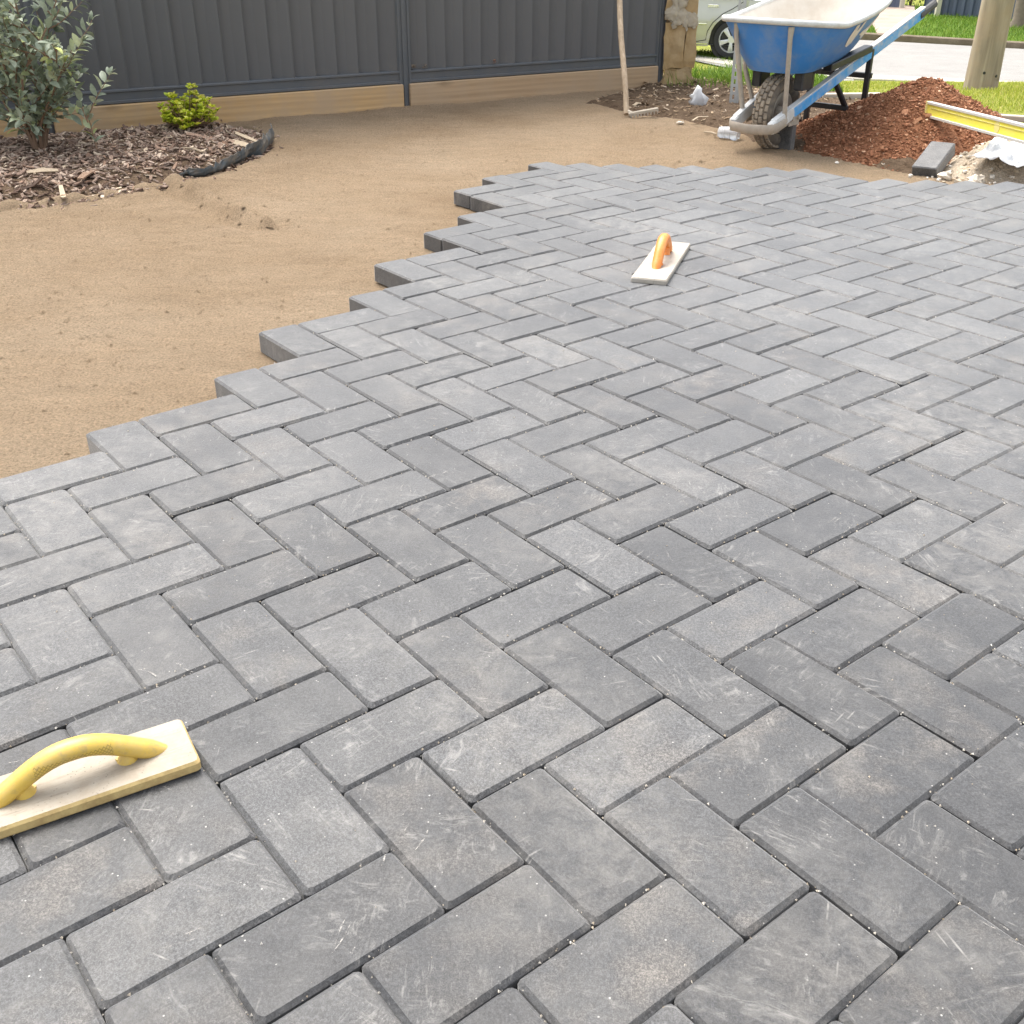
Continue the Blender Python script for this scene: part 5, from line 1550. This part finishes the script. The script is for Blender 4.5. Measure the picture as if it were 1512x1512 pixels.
# low shrub by the driveway and a street tree
p = gpt(1344, 9, STREET + 0.1); rr = random.Random(77)
bs = thing('hedge_shrub', 'dark green bush beside the pale driveway across the street', 'bush', p)
lm = leaf_mesh('leaf', M['leaf_g'], 0.09, 0.05)[0]
mb = MB()
for k in range(500):
    d = Vector((rr.gauss(0, 1), rr.gauss(0, 1), rr.gauss(0, 1))).normalized() * rr.random() ** 0.4
    Mx = frame(Vector((rr.gauss(0, 1), rr.gauss(0, 1), rr.gauss(0.3, 1))), rr)
    mb.add([Mx @ Vector(v) + Vector((d.x * 0.45, d.y * 0.45, 0.45 + d.z * 0.42)) for v in lm.v], lm.f)
tag(mb.build('foliage', M['leaf_g'], bs, True), kind='stuff')
mb = MB(); mb.tube([(0, 0, 0), (0.02, 0, 0.3), (0.0, 0.02, 0.6)], [0.03, 0.025, 0.01], 6); mb.build('stem', M['bark'], bs)
p = gpt(1503, 40, STREET + 0.1)
tr = thing('street_tree', 'street tree with grey brown trunk on the far grass', 'tree', p)
mb = MB(); mb.tube([(0, 0, -0.1), (0.02, 0, 0.15), (0.0, 0.02, 0.8), (0.05, 0, 1.6), (0.0, 0.05, 2.4), (0.1, 0, 3.2)], [0.24, 0.17, 0.15, 0.14, 0.12, 0.06], 12)
for k in range(6):
    a = k * 1.05; mb.tube([(0, 0, 1.8 + 0.15 * k), (0.5 * cos(a), 0.5 * sin(a), 2.5 + .15 * k), (1.1 * cos(a), 1.1 * sin(a), 3.1 + 0.15 * k)], [0.07, 0.05, 0.02], 6)
autosmooth(mb.build('trunk', M['trunk'], tr), 60)
mb = MB()
for k in range(3500):
    c = rr.randrange(9); a = c * 0.7
    cc = Vector((1.0 * cos(a), 1.0 * sin(a), 3.3 + 0.35 * (c % 3))) if c else Vector((0, 0, 3.9))
    d = Vector((rr.gauss(0, .38), rr.gauss(0, .38), rr.gauss(0, .30)))
    Mx = frame(Vector((rr.gauss(0, 1), rr.gauss(0, 1), rr.gauss(0, 1))), rr)
    mb.add([Mx @ (Vector(v) * 1.1) + cc + d for v in lm.v], lm.f)
tag(mb.build('crown', M['leaf_g'], tr, True), kind='stuff')

# ================================================================== floats on the paving
def float_tool(loc, rz, L, W_, T, blade_m, edge_m, handle_m, label, knurl, hl, hh_, hr, hc=0.0):
    f = thing('plastering_float', label, 'float', loc, rz)
    mb = MB(); n_ = 3
    # blade: thick plate with rounded corners and bevelled upper edge
    def ring(off, z, rad):
        x, y = L / 2 - off, W_ / 2 - off; out = []
        for cx, cy, a0 in ((x - rad, y - rad, 0), (-x + rad, y - rad, 90), (-x + rad, -y + rad, 180), (x - rad, -y + rad, 270)):
            for k in range(4):
                a = radians(a0 + 30 * k); out.append((cx + rad * cos(a), cy + rad * sin(a), z + 0.0015 * N(cx * 20, cy * 20 + a0)))
        return out
    L_ = [ring(0.001, 0.0, 0.006), ring(0, 0.002, 0.006), ring(0, T * 0.75, 0.006), ring(0.0025, T, 0.006)]
    vs = sum(L_, []); fs = [tuple(range(15, -1, -1))]; mi = [1]
    for k in range(3):
        for i in range(16): fs.append((k * 16 + i, k * 16 + (i + 1) % 16, k * 16 + 16 + (i + 1) % 16, k * 16 + 16 + i)); mi.append(1)
    fs.append(tuple(range(48, 64))); mi.append(0)
    mb.v = vs; mb.f = fs; mb.mi = mi
    mb.build('blade', [blade_m, edge_m], f)
    # bow handle: fairings run out onto the blade, grip bows up between them
    ho = hl * 0.92                                    # half reach of the fairings
    pts = []; rad = []
    for i in range(41):
        t = -1 + 2 * i / 40; a = abs(t)
        z = T - 0.006 + (hh_ + 0.006) * (1 - sstep(0.06, 1.0, a)) ** 0.8 - 0.004 * a
        pts.append((t * ho + hc, 0, z)); rad.append(hr * (1.04 - 0.10 * a - 0.55 * sstep(0.72, 1.0, a)))
    mb = MB(); mb.tube(pts, rad, 16, 0, True, False, (1.0, 0.88)); autosmooth(mb.build('handle', handle_m, f), 60)
    for sgn in (-1, 1):                               # inner foot curling down to the blade
        mb = MB(); xi = hl * 0.5
        mb.tube([(hc + sgn * xi * 1.16, 0, T + hh_ * 0.36), (hc + sgn * xi * 1.04, 0, T + hh_ * 0.34), (hc + sgn * xi * 0.97, 0, T + hh_ * 0.22), (hc + sgn * xi * 0.96, 0, T + 0.006), (hc + sgn * xi * 0.93, 0, T - 0.003)], [hr * 0.55, hr * 0.72, hr * 0.68, hr * 0.76, hr * 0.95], 14)
        autosmooth(mb.build('handle_foot', handle_m, f), 60)
        mb = MB(); mb.tube([(hc + sgn * (xi * 0.78), 0.004, T - 0.002), (hc + sgn * (xi * 0.78), 0.004, T + 0.003)], 0.0042, 8); mb.build('rivet', handle_m, f)
    return f
# nearer float: upper right corner and lower right corner seen in the photograph
def topfix(u, v, z): return G(u, v, z)
T1 = 0.016
c_tr, c_br, c_bl = topfix(263, 1060, T1), topfix(297, 1124, T1), topfix(0, 1226, T1)
d1 = (c_br - c_bl).normalized(); W1 = (c_tr - c_br).length * 0.99
L1 = 0.40
n1 = Vector((-d1.y, d1.x, 0))
cen = c_br - d1 * L1 / 2 + n1 * W1 / 2
float_tool((cen.x, cen.y, 0.0012), atan2(d1.y, d1.x), L1, W1, T1, M['f_blade'], M['f_edge'], M['f_yellow'], 'worn yellow handled plastic float lying on the pavers', True, 0.132, 0.043, 0.0146, 0.058)
T2 = 0.016
a_, b_, c_, d_ = G(929, 412, T2), G(985, 414, T2), G(1018, 358, T2), G(975, 355, T2)
mid = (a_ + b_ + c_ + d_) / 4
dirn = ((c_ - b_).normalized() + (d_ - a_).normalized()); rz2 = atan2(dirn.y, dirn.x)
L2, W2 = (c_ - b_).length, (b_ - a_).length
print('FLOAT2', L2, W2, 'FLOAT1 W', W1)
float_tool((mid.x, mid.y, 0.0012), rz2, L2 * 0.99, W2 * 0.97, T2, M['f_white'], M['f_edge'] if False else M['f_white'], M['f_orange'], 'white plastic float with orange handle lying further up the paving', False, 0.135, 0.065, 0.0165)
print('bricks', len(bricks), 'leaves', len(leaves), len(vis))
